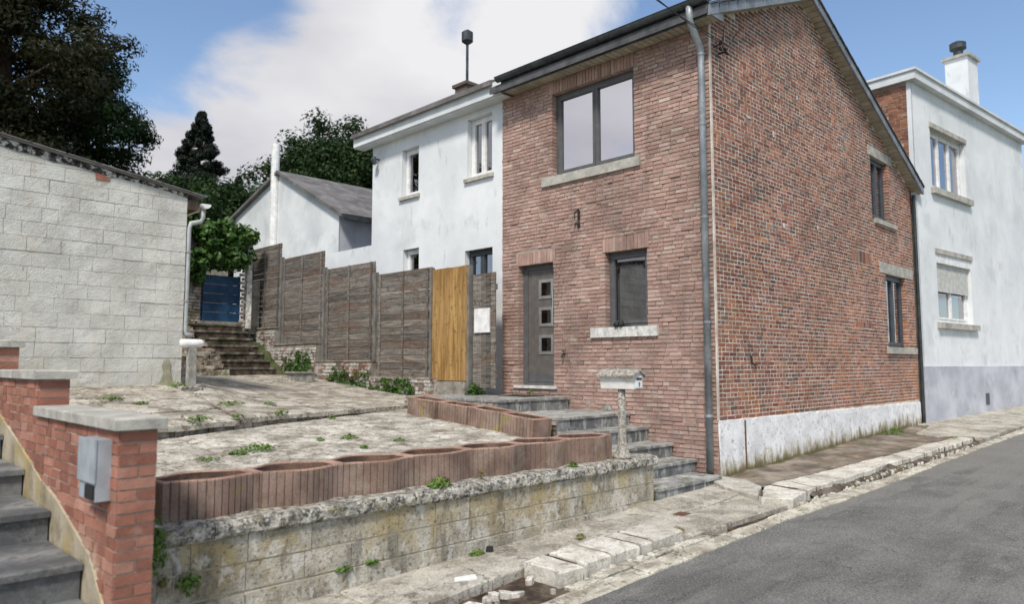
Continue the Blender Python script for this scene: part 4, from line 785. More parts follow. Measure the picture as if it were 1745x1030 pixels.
while z < 3.9:
    u = SX + .0
    first = True
    while u > -4:
        L = .4 * random.choice((1, 1, 1, .72, .5, 1.1)) if not first else (.4 if k % 2 else .2); a = u - L
        zt = min(z + .192, szt(u) - .012, szt(a) - .012 + .3)
        za, zb_ = z, z + .192
        tl, tr = min(zb_, szt(a) - .015), min(zb_, szt(u) - .015)
        if tl - za > .02:
            mb = MB(); d1 = .006 + random.uniform(-.003, .003); tr = max(tr, za + .004); d0 = -.02
            c4 = [(a + .003, za), (u - (.003 if u < SX else -.012), za), (u - (.003 if u < SX else -.012), tr), (a + .003, tl)]
            q = lambda: random.uniform(-.003, .003)
            mb.hexa([PS(p[0], p[1], d0) for p in c4] + [PS(p[0] + q(), p[1] + q(), d1 + q()) for p in c4], (0,)); part('block', mb, 'shed_paint', swall, normals=False)
        u = a; first = False
    u = SY
    while u < 16.1 and z < 2.5:
        L = .4 if not (u == SY and k % 2) else .2; e = min(16.2, u + L); mb = MB(); mb.wbox(PE, u + .004, e - .004, z, min(z + .192, 2.58), -.02, .012, .003, None, (0,)); part('block', mb, 'shed_paint', swall, normals=False); u = e
    z += .2; k += 1
mb = MB(); n = 60                                                  # ragged mortar bed and grime right under the roof edge
for i in range(n + 1):
    X = lerp(-4, SX + .01, i / n)
    h = .09 + .1 * abs(mnoise.noise(Vector((X * 3, 1, 0)))) + .07 * abs(mnoise.noise(Vector((X * 9, 1, 0))))
    for t in (0, .33, .66, 1): mb.v.append((X, SY - .017 - .007 * mnoise.noise(Vector((X * 8, t * 3, 0))), lerp(szt(X) - h * (1 - .5 * max(0, min(1, (X - 2.6) / 1.2))), szt(X) - .003, t)))
for i in range(n):
    for j in range(3): q = i * 4 + j; mb.f.append((q, q + 4, q + 5, q + 1)); mb.t.append((.5,) * 3)
part('grimy_edge', mb, 'shed_grime', swall, smooth=True)
mb = MB(); mb.face([(x, SY - .0185, z) for x, z in ((3.86, -.32), (4.0, -.24), (4.04, -.12), (4.01, -.02), (4.04, .06), (4.1, .09), (4.13, .03), (4.13, -.1), (4.18, -.28), (4.17, -.34))]); part('bare_patch', mb, 'bare_render', swall)
mb = MB(); mb.wbox(PS, 3.02, 3.2, 2.6, 2.71, .0, .016); part('bare_brick', mb, 'pillar_brick', swall)
mb = MB(); mb.hexa([(X, Y, szt(X) + z) for z in (0, .025) for X, Y in ((-4.1, SY - .06), (SX + .24, SY - .06), (SX + .24, 16.3), (-4.1, 16.3))]); srf = part('roof', mb, 'roof_slate', shed)
x = -4.1
while x < SX + .2:
    e = min(x + .42, SX + .25); mb = MB(); mb.hexa([(X, Y, szt(X) + z + random.uniform(-.004, .004)) for z in (.027, .04) for X, Y in ((x, SY - .085), (e + .03, SY - .085), (e + .03, SY + .5), (x, SY + .5))]); part('roof_sheet', mb, 'roof_slate', srf); x = e
mb = MB(); mb.box(SX + .02, SX + .16, SY - .03, 16.2, 2.36, 2.5); part('eave_beam', mb, 'bark', shed)
mb = MB(); n = 10; cx, cz, r = SX + .27, 2.47, .07
for Y in (SY - .1, 16.2):
    for k in range(n + 1): an = math.pi + math.pi * k / n; mb.v.append((cx + r * math.cos(an), Y, cz + r * math.sin(an)))
for k in range(n): mb.f.append((k, k + 1, n + 2 + k, n + 1 + k)); mb.t.append((.5,) * 3)
mb.f.append(tuple(range(n + 1))); mb.t.append((.5,) * 3); part('gutter', mb, 'white_enamel', shed)
mb = MB(); mb.tube([(SX + .27, SY + .04, 2.42), (SX + .27, SY + .04, 2.28), (SX + .24, SY + .04, 2.21), (SX + .09, SY + .03, 2.16), (SX + .06, SY + .03, 2.08), (SX + .06, SY + .03, .52), (SX + .075, SY + .03, .46), (SX + .16, SY + .0, .44)], .037, 12); sp_ = part('downpipe', mb, 'pvc_grey', shed, smooth=True)
for z in (1.7, .95): mb = MB(); mb.tube([(SX + .06, SY + .03, z), (SX + .06, SY + .03, z + .03)], .048, 10); part('bracket', mb, 'timber_post', sp_)
pd = empty('pedestal', (4.33, 11.02, upz(4.33, 11.02)), 'slim concrete post with rounded white cap standing at the shed corner', 'pedestal')
px_, py_, pz_ = 4.33, 11.02, upz(4.33, 11.02); mb = MB(); mb.box(px_ - .055, px_ + .055, py_ - .055, py_ + .055, pz_ + .03, .27, .003); part('post', mb, 'timber_post', pd)
mb = MB(); mb.prism(slab([(px_ - .17, py_ - .12), (px_ + .14, py_ - .13), (px_ + .17, py_ + .1), (px_ - .15, py_ + .12)], 0, .02), lambda x, y: pz_ + .04, pz_ - .05, .02); part('base', mb, 'coping_stone', pd)
mb = MB(); mb.tube([(px_ - .17, py_, .315), (px_ - .15, py_, .315), (px_ + .13, py_, .315), (px_ + .17, py_, .315)], [.045, .062, .062, .04], 14); part('cap', mb, 'white_enamel', pd, smooth=True)
# ------------------------------------------------------------------ stepped wall, garden steps, gate
sw = empty('stepped_wall', (9.0, 14, -.6), 'crumbling whitewashed brick wall stepping up under the wooden fence', 'wall')
PT = lambda u, z, d: (8.88 - d, u, z); random.seed(51); allr = []
for a, b, zb, zt in ((11.08, 13.1, -.85, -.26), (13.1, 15.37, -.75, .09), (15.37, 17.4, -.45, .51), (17.4, 18.9, -.3, .95)):
    mb = MB(); mb.box(8.885, 9.16, a, b, zb, zt - .02); part('core', mb, 'old_mortar', sw); allr += lay(a, b, zb + .05, zt - .03, .075, .2, .016, [], True)
    mb = MB(); mb.box(8.86, 9.18, a - .02, b, zt - .022, zt + .012, .006); part('cap_stone', mb, 'old_mortar', sw)
allr = [r for r in allr if random.random() > .1]
put_bricks(allr, PT, .02, .012, .008, 'flaked_brick', sw)
mb = MB(); [mb.wbox(lambda u, z, d: (u, 11.075 - d, z), 8.9, 9.15, z, z + .06, -.01, .012, .006) for z in np.arange(-.8, -.3, .075)]; part('brick', mb, 'flaked_brick', sw)
surf('mossy_stone', [(.3, (.06, .055, .045)), (.5, (.13, .12, .1)), (.7, (.27, .255, .22))], 6, 9, .95, [((.05, .065, .02), 5, .48, .64, .7)], .7, 40)
gs = empty('garden_steps', (7.7, 17, -.3), 'dark mossy stone steps leading up to the blue gate', 'steps')
random.seed(61)
for k in range(7):
    y = 16.35 + k * .27; z = -.24 + (k + 1) * .178; xl, xr = 7.02 - .015 * k + .25 * (1 - k / 7), 8.42 - .02 * k; mb = MB()
    mb.prism(slab([(xl, y - .02), (xr, y - .02), (xr, y + .32), (xl, y + .32)], 0, .015, .12), lambda X, Y: z, z - .05, .012); part('tread', mb, 'mossy_stone', gs)
    mb = MB(); mb.box(xl, xr, y, y + 2.2 - k * .27, z - .23, z - .052, .01); part('riser', mb, 'soil', gs)
rb = empty('rubble_bank', (6.4, 16.8, -.3), 'bank of loose rubble stones between the shed and the garden steps', 'stones'); mb = MB(); core = MB()
for k in range(330):
    y = random.uniform(16.1, 18.2); x = random.uniform(4.9, 7.1); t = (y - 16.1) / 2.1; z = -.25 + t * 1.25 + random.uniform(-.05, .05); r = random.uniform(.05, .14)
    mb.hexa([(x + r * random.uniform(.6, 1.2) * sx, y + r * random.uniform(.6, 1.2) * sy, z + r * .8 * sz * random.uniform(.6, 1.1)) for sz in (-1, 1) for sx, sy in ((-1, -1), (1, -1), (1, 1), (-1, 1))])
part('stones', mb, 'rubble_masonry', rb, kind='stuff'); core.hexa([(4.8, 16.15, -.5), (7.05, 16.15, -.5), (7.05, 18.3, -.5), (4.8, 18.3, -.5), (4.8, 16.15, -.28), (7.05, 16.15, -.28), (7.05, 18.3, 1.0), (4.8, 18.3, 1.0)]); part('earth', core, 'soil', rb)
gt = empty('garden_gate', (7.88, 18.35, 1.05), 'dark blue boarded garden gate at the top of mossy steps', 'gate')
for k in range(5):
    mb = MB(); z = 1.09 + k * .235; mb.box(7.42, 8.36, 18.32, 18.36, z, z + .226, .002); part('board', mb, 'blue_paint', gt)
mb = MB(); mb.box(7.38, 7.45, 18.36, 18.41, 1.05, 2.28); mb.box(8.33, 8.4, 18.36, 18.41, 1.05, 2.28); part('gate_frame', mb, 'blue_paint', gt)
mb = MB(); mb.box(7.3, 8.5, 18.25, 18.5, .6, 1.085, .01); part('threshold', mb, 'old_mortar', gt)
gp = empty('gate_pier', (8.55, 18.35, .95), 'flaking white post with toothed brickwork beside the blue gate', 'post')
mb = MB(); mb.box(8.5, 8.64, 18.2, 18.36, .93, 3.35, .012); part('post', mb, 'flaked_white', gp)
for k in range(24):
    mb = MB(); L = .14 if k % 2 else .07; mb.box(8.5 - L, 8.5, 18.24, 18.36, .98 + k * .1, 1.05 + k * .1, .008); part('brick', mb, 'flaked_brick', gp)
gwl = empty('garden_wall', (7.2, 19, .9), 'old rough brick garden wall overgrown with ivy behind the gate', 'wall')
mb = MB(); mb.box(4.3, 7.36, 18.32, 18.6, .2, 3.2, .02); part('core', mb, 'old_mortar', gwl); random.seed(71)
put_bricks([r for r in lay(6.3, 7.36, .9, 2.4, .08, .22, .02, [], True) if random.random() > .12], lambda u, z, d: (u, 18.31 - d, z), .02, .015, .012, 'rubble_masonry', gwl)
mb = MB(); mb.box(8.66, 8.95, 18.4, 18.7, .8, 2.2); part('return', mb, 'old_mortar', gwl); mb = MB(); mb.box(4.3, 9.0, 20.5, 20.8, .5, 3.4); part('rear_core', mb, 'old_mortar', gwl)
mb = MB(); mb.box(8.05, 8.5, 14.75, 15.1, upz(8.2, 14.9) - .03, upz(8.2, 14.9) + .16, .01); mb.box(8.0, 8.55, 14.72, 15.12, upz(8.2, 14.9) + .162, upz(8.2, 14.9) + .19, .006); solo('timber_trough', mb, 'timber_post', 'low weathered timber box on the terrace against the stepped wall', 'box')
# ------------------------------------------------------------------ fence
random.seed(81); FXX = 9.02
panels = [(11.25, 13.1, -.26, 1.93, 'weathered dark fence panel next to the yellow boarding'), (13.2, 15.2, .09, 2.24, 'weathered dark fence panel, second up from the yellow boarding'), (15.3, 17.3, .51, 2.7, 'weathered dark fence panel, third up from the yellow boarding'), (17.4, 19.1, .95, 3.13, 'weathered dark fence panel, topmost, beside the flaking gate pier')]
for a, b, z0, z1, lab in panels:
    fp = empty('fence_panel', (FXX, (a + b) / 2, z0), lab, 'fence', 'stepped wooden fence panels'); z = z0 + .02
    while z < z1 - .02:
        h = min(.145, z1 - z); mb = MB(); x_ = FXX + random.uniform(-.006, .006); mb.box(x_, x_ + .022, a, b, z, z + h - .008, .003); part('plank', mb, 'fence_wood', fp); z += h
    for y_ in (a + .12, (a + b) / 2, b - .12): mb = MB(); mb.box(FXX - .025, FXX - .008, y_ - .03, y_ + .03, z0 + .02, z1 - .01, .002); part('batten', mb, 'fence_wood', fp)
    mb = MB(); mb.box(FXX - .03, FXX + .05, b + .02, b + .09, z0 - .1, z1 + .05); part('post', mb, 'concrete_post', fp)
yg = empty('yellow_boarding', (9.02, 10.7, -.5), 'bright yellow wooden boarding between the dark fence and dark gate', 'fence'); n = 6
for k in range(n): mb = MB(); a, b = lerp(10.17, 11.2, k / n), lerp(10.17, 11.2, (k + 1) / n); x_ = 9.0 + random.uniform(-.004, .004); mb.box(x_, x_ + .025, a + .003, b - .003, -.3, 1.85 + random.uniform(-.004, .004), .001); part('board', mb, 'yellow_wood', yg)
for z in (.0, 1.5): mb = MB(); mb.box(9.03, 9.07, 10.17, 11.2, z, z + .1); part('rail', mb, 'yellow_wood', yg)
mb = MB(); mb.box(8.97, 9.06, 11.205, 11.245, -.6, 1.9); part('post', mb, 'concrete_post', yg); mb = MB(); mb.box(8.98, 9.07, 10.1, 10.165, -.6, 1.85); part('post', mb, 'concrete_post', yg)
mb = MB(); mb.box(8.95, 9.1, 10.17, 11.2, -.8, -.32, .01); part('base_wall', mb, 'old_mortar', yg)
dg = empty('dark_gate', (9.02, 9.75, -.5), 'dark boarded side gate with a white notice beside the brick house', 'gate'); n = 5
for k in range(n): mb = MB(); a, b = lerp(9.45, 10.05, k / n), lerp(9.45, 10.05, (k + 1) / n); mb.box(9.03, 9.055, a + .003, b - .003, -.42, 1.66, .002); part('board', mb, 'fence_wood', dg)
mb = MB(); mb.box(9.0, 9.028, 9.58, 9.98, .58, 1.02); part('notice', mb, 'white_enamel', dg)
mb = MB(); mb.box(9.06, 9.09, 9.45, 10.05, -.2, -.1); mb.box(9.06, 9.09, 9.45, 10.05, 1.35, 1.45); part('rail', mb, 'fence_wood', dg)
# ------------------------------------------------------------------ white house joined on the left
nh = empty('white_house', (9.7, 12, -.8), 'white rendered terraced house with chimney adjoining the brick house', 'house')
PN = lambda u, z, d: (9.63 - d, u, z)
nhh = [(12.5, 13.1, 3.7, 4.78), (10.18, 10.9, 3.72, 4.95), (12.46, 13.02, 1.3, 2.52), (10.16, 10.96, .9, 2.27)]
part('wall', wall_cells(PN, 9.855, 14.25, -1.2, 5.3, nhh, .1, None, .25), 'white_render', nh)
mb = MB(); mb.face([(9.63, 14.25, -1.2), (18.6, 14.25, -1.2), (18.6, 14.25, 5.0), (12.9, 14.25, 6.6), (9.63, 14.25, 5.3)]); mb.face([(18.6, 9.86, -1.2), (18.6, 14.25, -1.2), (18.6, 14.25, 5.), (18.6, 9.86, 5.)]); mb.face([(11.5, 9.86, -1.2), (11.5, 14.25, -1.2), (11.5, 14.25, 5.3), (11.5, 9.86, 5.3)]); part('side_wall', mb, 'white_render', nh)
for h in nhh: window(nh, PN, h, 'white_enamel' if h[0] > 12 or h[2] > 3 else 'dark_frame', 'soft_glass', .12, 2 if h[1] - h[0] > .65 else 1, (h[0] - .06, h[1] + .06, h[2] - .07, h[2]), 'lintel_stone', .06)
mb = MB(); mb.box(9.36, 9.63, 9.62, 14.62, 5.08, 5.14); mb.box(9.33, 9.355, 9.62, 14.62, 5.1, 5.36); mb.box(9.355, 9.64, 9.62, 14.62, 5.3, 5.36); part('cornice', mb, 'pale_render', nh)
mb = MB()
for xa, xb in ((12.9, 9.25), (12.9, 18.8)):
    za = 6.75; zb = za - abs(xb - xa) * .4; mb.hexa([(xa, 9.86, za), (xb, 9.86, zb), (xb, 14.6, zb), (xa, 14.6, za), (xa, 9.86, za + .1), (xb, 9.86, zb + .1), (xb, 14.6, zb + .1), (xa, 14.6, za + .1)])
surf('chimney_brick', [(.3, (.09, .07, .06)), (.7, (.17, .13, .11))], 8, 8, .95, (), .5, 40)
nr = part('roof', mb, 'roof_slate', nh)
mb = MB(); mb.box(11.75, 12.15, 13.35, 13.8, 6.0, 6.98, .01); mb.box(11.7, 12.2, 13.3, 13.85, 6.98, 7.06); part('chimney', mb, 'chimney_brick', nr)
mb = MB(); mb.tube([(11.97, 13.58, 7.0), (11.97, 13.58, 8.2)], .035, 8); mb.tube([(11.97, 13.58, 8.15), (11.97, 13.58, 8.22), (11.97, 13.58, 8.45), (11.97, 13.58, 8.52)], [.06, .15, .15, .05], 10); part('flue_cowl', mb, 'dark_zinc', nr)
mb = MB(); mb.tube([(9.5, 14.0, 4.78), (9.45, 13.98, 4.7), (9.5, 13.95, 4.62)], [.05, .07, .05], 8); mb.tube([(9.63, 14.0, 4.75), (9.5, 14.0, 4.75)], .02, 6); part('wall_lamp', mb, 'dark_frame', nh)
# outbuilding beyond the fence
ob = empty('gabled_outbuilding', (12, 21, .8), 'white gabled outbuilding with grey slate roof and white flue pipe', 'outbuilding')
mb = MB(); mb.face([(11, 17.9, 0), (11, 24.6, 0), (11, 24.6, 5.1), (11, 21.4, 6.05), (11, 17.9, 4.3)]); part('gable_wall', mb, 'pale_render', ob)
mb = MB(); mb.face([(11, 17.92, 0), (19, 17.92, 0), (19, 17.92, 4.25), (11, 17.92, 4.25)]); part('front_wall', mb, 'grey_plinth', ob)
mb = MB(); mb.hexa([(10.85, 17.6, 4.12), (19, 17.6, 4.12), (19, 21.4, 6.05), (10.85, 21.4, 6.05), (10.85, 17.6, 4.22), (19, 17.6, 4.22), (19, 21.4, 6.15), (10.85, 21.4, 6.15)]); mb.hexa([(10.85, 21.4, 6.05), (19, 21.4, 6.05), (19, 24.9, 4.95), (10.85, 24.9, 4.95), (10.85, 21.4, 6.15), (19, 21.4, 6.15), (19, 24.9, 5.05), (10.85, 24.9, 5.05)]); part('roof', mb, 'roof_slate', ob)
mb = MB(); mb.box(10.9, 19, 17.5, 17.6, 4.05, 4.2); part('eave_gutter', mb, 'dark_zinc', ob)
mb = MB(); mb.tube([(10.93, 21.65, 1.5), (10.93, 21.65, 7.05)], .13, 12); part('flue_pipe', mb, 'white_enamel', ob)
lw = MB(); lw.box(9.9, 10.2, 14.3, 20, .6, 2.85); solo('yard_wall', lw, 'white_render', 'low white yard wall behind the dark fence, below the outbuilding', 'wall')
# ------------------------------------------------------------------ white house on the right
ang = R(5.7); UX, UY = math.cos(ang), -math.sin(ang); NX, NY = math.sin(ang), math.cos(ang); OX, OY = 18.86, 5.33
PR = lambda u, z, d: (OX + u * UX - NX * d, OY + u * UY - NY * d, z)
rh = empty('corner_house', (19.5, 6, -1.4), 'flat roofed white house with brown brick flank and grey plinth', 'house')
rhh = [(1.0, 3.25, 4.35, 5.88), (1.02, 3.25, 1.02, 2.72)]
part('wall', wall_cells(PR, 0, 7.9, -1.9, 6.8, rhh, .1, None, .25), 'white_render', rh)
mb = MB(); mb.wbox(PR, -.03, 7.93, -1.8, -.04, -.01, .035); part('plinth', mb, 'grey_plinth', rh)
random.seed(91); PB = lambda u, z, d: (OX + NX * u - UX * d, OY + NY * u - UY * d, z)
mb = MB(); mb.face([PB(.06, -1.6, 0), PB(8, -1.6, 0), PB(8, 6.8, 0), PB(.06, 6.8, 0)]); bs = part('flank_wall', mb, 'pillar_mortar', rh)
put_bricks(lay(.1, 7.95, 3.6, 6.75, .075, .21, .012, []), PB, .02, .006, .004, 'brown_brick', bs, limit=120)
mb = MB(); mb.wbox(PB, 0, .1, -1.8, 6.8, -.05, .008); part('corner_band', mb, 'white_render', rh)
mb = MB(); mb.wbox(PR, 7.9, 7.95, -1.8, 6.8, -8, 0); mb.wbox(PR, 0, 7.9, -1.8, 6.8, -8.05, -8); mb.wbox(PR, .05, 7.9, -1.8, 6.6, -1.6, -1.55); part('rear_wall', mb, 'white_render', rh)
mb = MB(); mb.wbox(PR, -.14, 8.1, 6.8, 7.0, -8.1, .16); mb.wbox(PR, -.18, 8.14, 7.0, 7.06, -8.14, .2); part('roof', mb, 'pale_render', rh)
mb = MB(); mb.wbox(PR, 4.75, 5.5, 7.0, 8.85, -.9, -.3); ch = part('chimney', mb, 'white_render', rh); mb = MB(); mb.wbox(PR, 4.68, 5.57, 8.85, 8.93, -.97, -.23); part('chimney_cap', mb, 'lintel_stone', ch); q = PR(4.95, 8.93, -.6)
mb = MB(); mb.tube([q, (q[0], q[1], q[2] + .2), (q[0], q[1], q[2] + .25), (q[0], q[1], q[2] + .42), (q[0], q[1], q[2] + .5)], [.13, .13, .22, .22, .05], 10); q = PR(5.33, 8.93, -.6); mb.tube([q, (q[0], q[1], q[2] + .22)], .1, 10); part('chimney_pot', mb, 'dark_zinc', ch)
window(rh, PR, rhh[0], 'white_enamel', 'soft_glass', .14, 3, (.9, 3.4, 4.2, 4.35), 'lintel_stone', .1, None, False, .08)
window(rh, PR, rhh[1], 'white_enamel', 'soft_glass', .14, 2, (.9, 3.4, .88, 1.02), 'lintel_stone', .1, None, False, .1)
z = 1.8
sh = MB(); sh.wbox(PR, 1.02, 3.25, 2.5, 2.72, -.13, -.01); sh = part('shutter', sh, 'white_enamel', rh)
while z < 2.5: mb = MB(); mb.wbox(PR, 1.06, 3.21, z, z + .046, -.1, -.08); part('shutter_slat', mb, 'curtain', sh); z += .05
mb = MB(); mb.wbox(PR, .95, 3.32, 2.72, 2.84, -.1, .03); mb.wbox(PR, .95, 3.32, 5.88, 6.0, -.1, .03); part('lintel', mb, 'lintel_stone', rh)
mb = MB(); mb.wbox(PR, 3.7, 3.95, -1.05, -.75, -.01, .045); part('vent', mb, 'dark_frame', rh)
mb = MB(); mb.tube([PR(.16, 6.8, .09), PR(.16, -1.3, .09)], .045, 10); 
rd = empty('red_house', (29, 5.5, -1.2), 'red brick house beyond the white corner house', 'house')
mb = MB(); mb.wbox(PR, 8.2, 16, -1.9, 5.4, -8, -.3); part('wall', mb, 'brown_brick', rd); mb = MB(); mb.hexa([PR(8.1, 5.4, 0), PR(16.1, 5.4, 0), PR(16.1, 5.4, -8.2), PR(8.1, 5.4, -8.2), PR(8.1, 7.6, -4), PR(16.1, 7.6, -4), PR(16.1, 7.65, -4.1), PR(8.1, 7.65, -4.1)]); part('roof', mb, 'roof_slate', rd)
for u in (9.2, 12.4): mb = MB(); mb.wbox(PR, u, u + 1.5, .6, 2.2, -.32, -.27); part('window', mb, 'dark_frame', rd)
# ------------------------------------------------------------------ foreground brick stair wall, stairs, letterbox
fwl = empty('stair_wall', (1.62, 6.5, -1.95), 'stepped red brick stair wall with grey copings beside bluestone stairs', 'wall')
PL = lambda u, z, d: (1.50 - d, u, z); PQ = lambda u, z, d: (u, 4.86 - d, z); random.seed(101)
secs = [(4.86, 6.85, -.40), (6.85, 8.7, -.12), (8.7, 10.9, .17)]; rects = []
for a, b, zt in secs:
    mb = MB(); mb.box(1.502, 1.718, a + .002, b, -2.1, zt); part('core', mb, 'pillar_mortar', fwl)
    lowb = -1.75 if a < 5 else (-1.0 if a < 7 else -.6)
    rects += [r for r in lay(a, b - .01, zt - .071 * int((zt - lowb) / .071) - .001, zt, .071, .215, .012, [])]
    mb = MB(); cz = zt; P4 = slab([(1.46, a - .05), (1.76, a - .05), (1.76, b - .04), (1.46, b - .04)], 0, .004, .12); mb.prism(P4, lambda x, y: cz + .075, cz + .004, .012); part('coping', mb, 'lintel_stone', fwl)
put_bricks(rects, PL, .02, .006, .0025, 'pillar_brick', fwl, limit=300)
mb = MB(); k = 0; z = -.40 - .071
while z > -1.9:
    for (u0, u1) in (((1.503, 1.606), (1.618, 1.717)) if k % 2 else ((1.503, 1.717),)):
        mb = MB(); mb.wbox(PQ, u0, u1, z, z + .059, -.02, .006, .0025); part('brick', mb, 'pillar_brick', fwl)
    z -= .071; k += 1
k = 0; z = -.12 - .071
while z > -.36: mb = MB(); mb.wbox(lambda u, zz, d: (u, 6.85 - d, zz), 1.503, 1.717, z, z + .059, -.02, .006, .0025); part('brick', mb, 'pillar_brick', fwl); z -= .071
z = .17 - .071
while z > -.1: mb = MB(); mb.wbox(lambda u, zz, d: (u, 8.7 - d, zz), 1.503, 1.717, z, z + .059, -.02, .006, .0025); part('brick', mb, 'pillar_brick', fwl); z -= .071
surf('string_render', [(.3, (.27, .225, .155)), (.5, (.37, .315, .225)), (.7, (.46, .4, .3))], 3.5, 9, .92, [((.42, .32, .12), 2.2, .52, .66, .6), ((.18, .15, .1), 5, .55, .7, .6)], .5, 50)
mb = MB(); pr = [(4.87, -2.05), (4.87, -1.55), (5.05, -1.42), (5.3, -1.22), (5.7, -1.1), (6.1, -.98), (6.6, -.88), (7.3, -.68), (8.2, -.45), (9.2, -.2), (9.2, -2.05)]; i = 0
mb.v = [(1.484, y, z) for y, z in pr] + [(1.503, y, z + (.015 if z > -2 else 0)) for y, z in pr]; n = len(pr); mb.f = [tuple(range(n))] + [(k, (k + 1) % n, n + (k + 1) % n, n + k) for k in range(n)]; mb.t = [(.5,) * 3] * (n + 1); part('rendered_string', mb, 'string_render', fwl)
stf = empty('bluestone_stairs', (.5, 6.5, -1.95), 'grey bluestone stairs climbing beside the stepped red brick wall', 'stairs')
tops = [(4.52, -1.5), (5.41, -1.27), (6.25, -1.055), (7.1, -.84), (7.95, -.62), (8.8, -.40), (9.65, -.18)]; prev = -2.0; random.seed(103)
for i, (y, z) in enumerate(tops):
    for a, b in ((-.9, .35), (.358, 1.478)):
        mb = MB(); mb.prism(slab([(a, y - .03), (b, y - .03), (b, y + .9), (a, y + .9)], 0, .005, .12), lambda X, Y: z, z - .05, .012); part('tread', mb, 'stair_bluestone', stf)
    for a, b in ((-.88, -.2), (-.19, .5), (.51, 1.02), (1.03, 1.47)): mb = MB(); mb.box(a, b, y, y + .03, prev - .03, z - .052, .002); part('riser_tile', mb, 'stair_bluestone', stf)
    mb = MB(); mb.box(-.88, 1.47, y + .032, y + .86, -2.1, z - .053); part('core', mb, 'old_mortar', stf); prev = z
mt = empty('wall_letterbox', (1.46, 5.2, -.82), 'pale grey metal letterbox hung on the foreground brick stair wall', 'letterbox')
mb = MB(); mb.hexa([(x, y, z) for z in (-.83, -.46) for x, y in ((1.41, 4.97), (1.496, 4.97), (1.496, 5.3), (1.41, 5.3))]); bm_ = bmesh.new(); part('body', mb, 'grey_box', mt)
mb = MB(); mb.box(1.395, 1.407, 4.965, 5.305, -.72, -.455); part('lid', mb, 'grey_box', mt); mb = MB(); mb.box(1.397, 1.407, 4.98, 5.14, -.82, -.735); part('newspaper_slot', mb, 'black_rubber', mt)
# ------------------------------------------------------------------ plants
def leafquad(mb, p, n, s, t, asp=1.6):
    n = n.normalized(); a = n.orthogonal().normalized(); a.rotate(__import__('mathutils').Quaternion(n, random.random() * 6.28)); b = n.cross(a); p = Vector(p)
    i = len(mb.v); mb.v += [tuple(p - a * s * asp * .5), tuple(p + b * s * .5), tuple(p + a * s * asp * .5), tuple(p - b * s * .5)]; mb.f.append((i, i + 1, i + 2, i + 3)); mb.t.append((t, random.random(), random.random()))
def rv(): return Vector((random.gauss(0, 1), random.gauss(0, 1), random.gauss(0, 1))).normalized()
def weed(x, y, z, r, h, n, label, mat='weed_leaf', leaf=.028, name='weed'):
    mb = MB()
    for k in range(n):
        an = random.random() * 6.28; rr = r * math.sqrt(random.random()); hh = h * (1 - (rr / r) ** 2 * .7) * random.uniform(.2, 1)
        leafquad(mb, (x + rr * math.cos(an), y + rr * .7 * math.sin(an), z + hh), Vector((math.cos(an) * .5, math.sin(an) * .5, 1)) + rv() * .5, leaf * random.uniform(.6, 1.3), min(1, max(0, .25 + .6 * hh / h + random.gauss(0, .12))))
    for k in range(6): an = random.random() * 6.28; q = r * .6 * random.random(); mb.tube([(x, y, z - .01), (x + q * math.cos(an), y + q * math.sin(an), z + h * .8)], [.003, .0015], 4)
    return solo(name, mb, mat, label, 'weed', 'weeds in the cracks', normals=False)
def foliage(mb, c, rad, n, s, up=.3, light=0., asp=1.6):
    c = Vector(c)
    for k in range(n):
        d = rv(); rr = random.random() ** .45; p = c + Vector((d.x * rad[0], d.y * rad[1], d.z * rad[2])) * rr
        leafquad(mb, p, d + Vector((0, 0, up)) + rv() * .6, s * random.uniform(.6, 1.3), min(1, max(0, random.gauss(.4 + light, .22))), asp)
random.seed(201)
def tuft(x, y, z, rad, n, label, mat='weed_leaf', leaf=.022):
    mb = MB(); foliage(mb, (x, y, z), rad, n, leaf, .4); return solo('weed', mb, mat, label, 'weed', 'weeds in the cracks', normals=False)
def hit(px, py, zf):
    d = ray(px, py); t = 6.
    while t < 30 and (d * t).z > zf((d * t).x, (d * t).y): t += .01
    p = d * t; return p.x, p.y, zf(p.x, p.y)
for (px, py, r, h, n, lab) in ((440, 768, .2, .09, 160, 'largest green weed clump in the lower terrace crack'), (405, 775, .1, .06, 60, 'small weed clump next to the largest one in the terrace crack'), (595, 748, .12, .06, 60, 'low weeds in the crack of the lower terrace slab near the step'), (620, 765, .05, .06, 30, 'tiny upright weed behind the planters on the terrace'), (680, 752, .09, .04, 30, 'flat weed patch in the terrace crack near the short planters'), (350, 784, .15, .03, 40, 'thin row of weeds in the front terrace crack'), (545, 752, .06, .05, 26, 'small weed left of the terrace crack end')):
    x, y, z = hit(px, py, lowz); weed(x, y, z, r, h, n, lab)
for (px, py, r, h, n, lab) in ((340, 722, .16, .1, 90, 'weed clump hanging over the upper terrace edge near the shed'), (480, 714, .1, .1, 60, 'weed clump at the foot of the upper terrace edge'), (404, 712, .1, .07, 50, 'weed on the rim of the upper terrace slab'), (565, 714, .07, .06, 30, 'small weed under the upper terrace edge'), (460, 690, .1, .05, 40, 'yellowish weed on the upper terrace surface'), (305, 660, .18, .08, 80, 'weed at the shed corner beside the pedestal'), (395, 690, .2, .05, 60, 'strip of low weeds on the upper terrace'), (190, 682, .16, .06, 50, 'weed tuft before the white shed wall'), (240, 690, .1, .05, 40, 'small weed tuft before the shed, near its bare patch')):
    x, y, z = hit(px, py, lambda X, Y: upz(X, Y) if Y > ye(X) else lowz(X, Y)); weed(x, y, z, r, h, n, lab)
weed(4.42, 5.37, -1.13, .13, .1, 140, 'bushy green weed on the coping before the planters'); weed(6.3, 5.36, -1.13, .07, .06, 50, 'small weed on the coping near the mailbox post'); weed(4.98, 5.40, -1.12, .05, .12, 20, 'thin grassy weed between coping and planter', 'dry_grass')
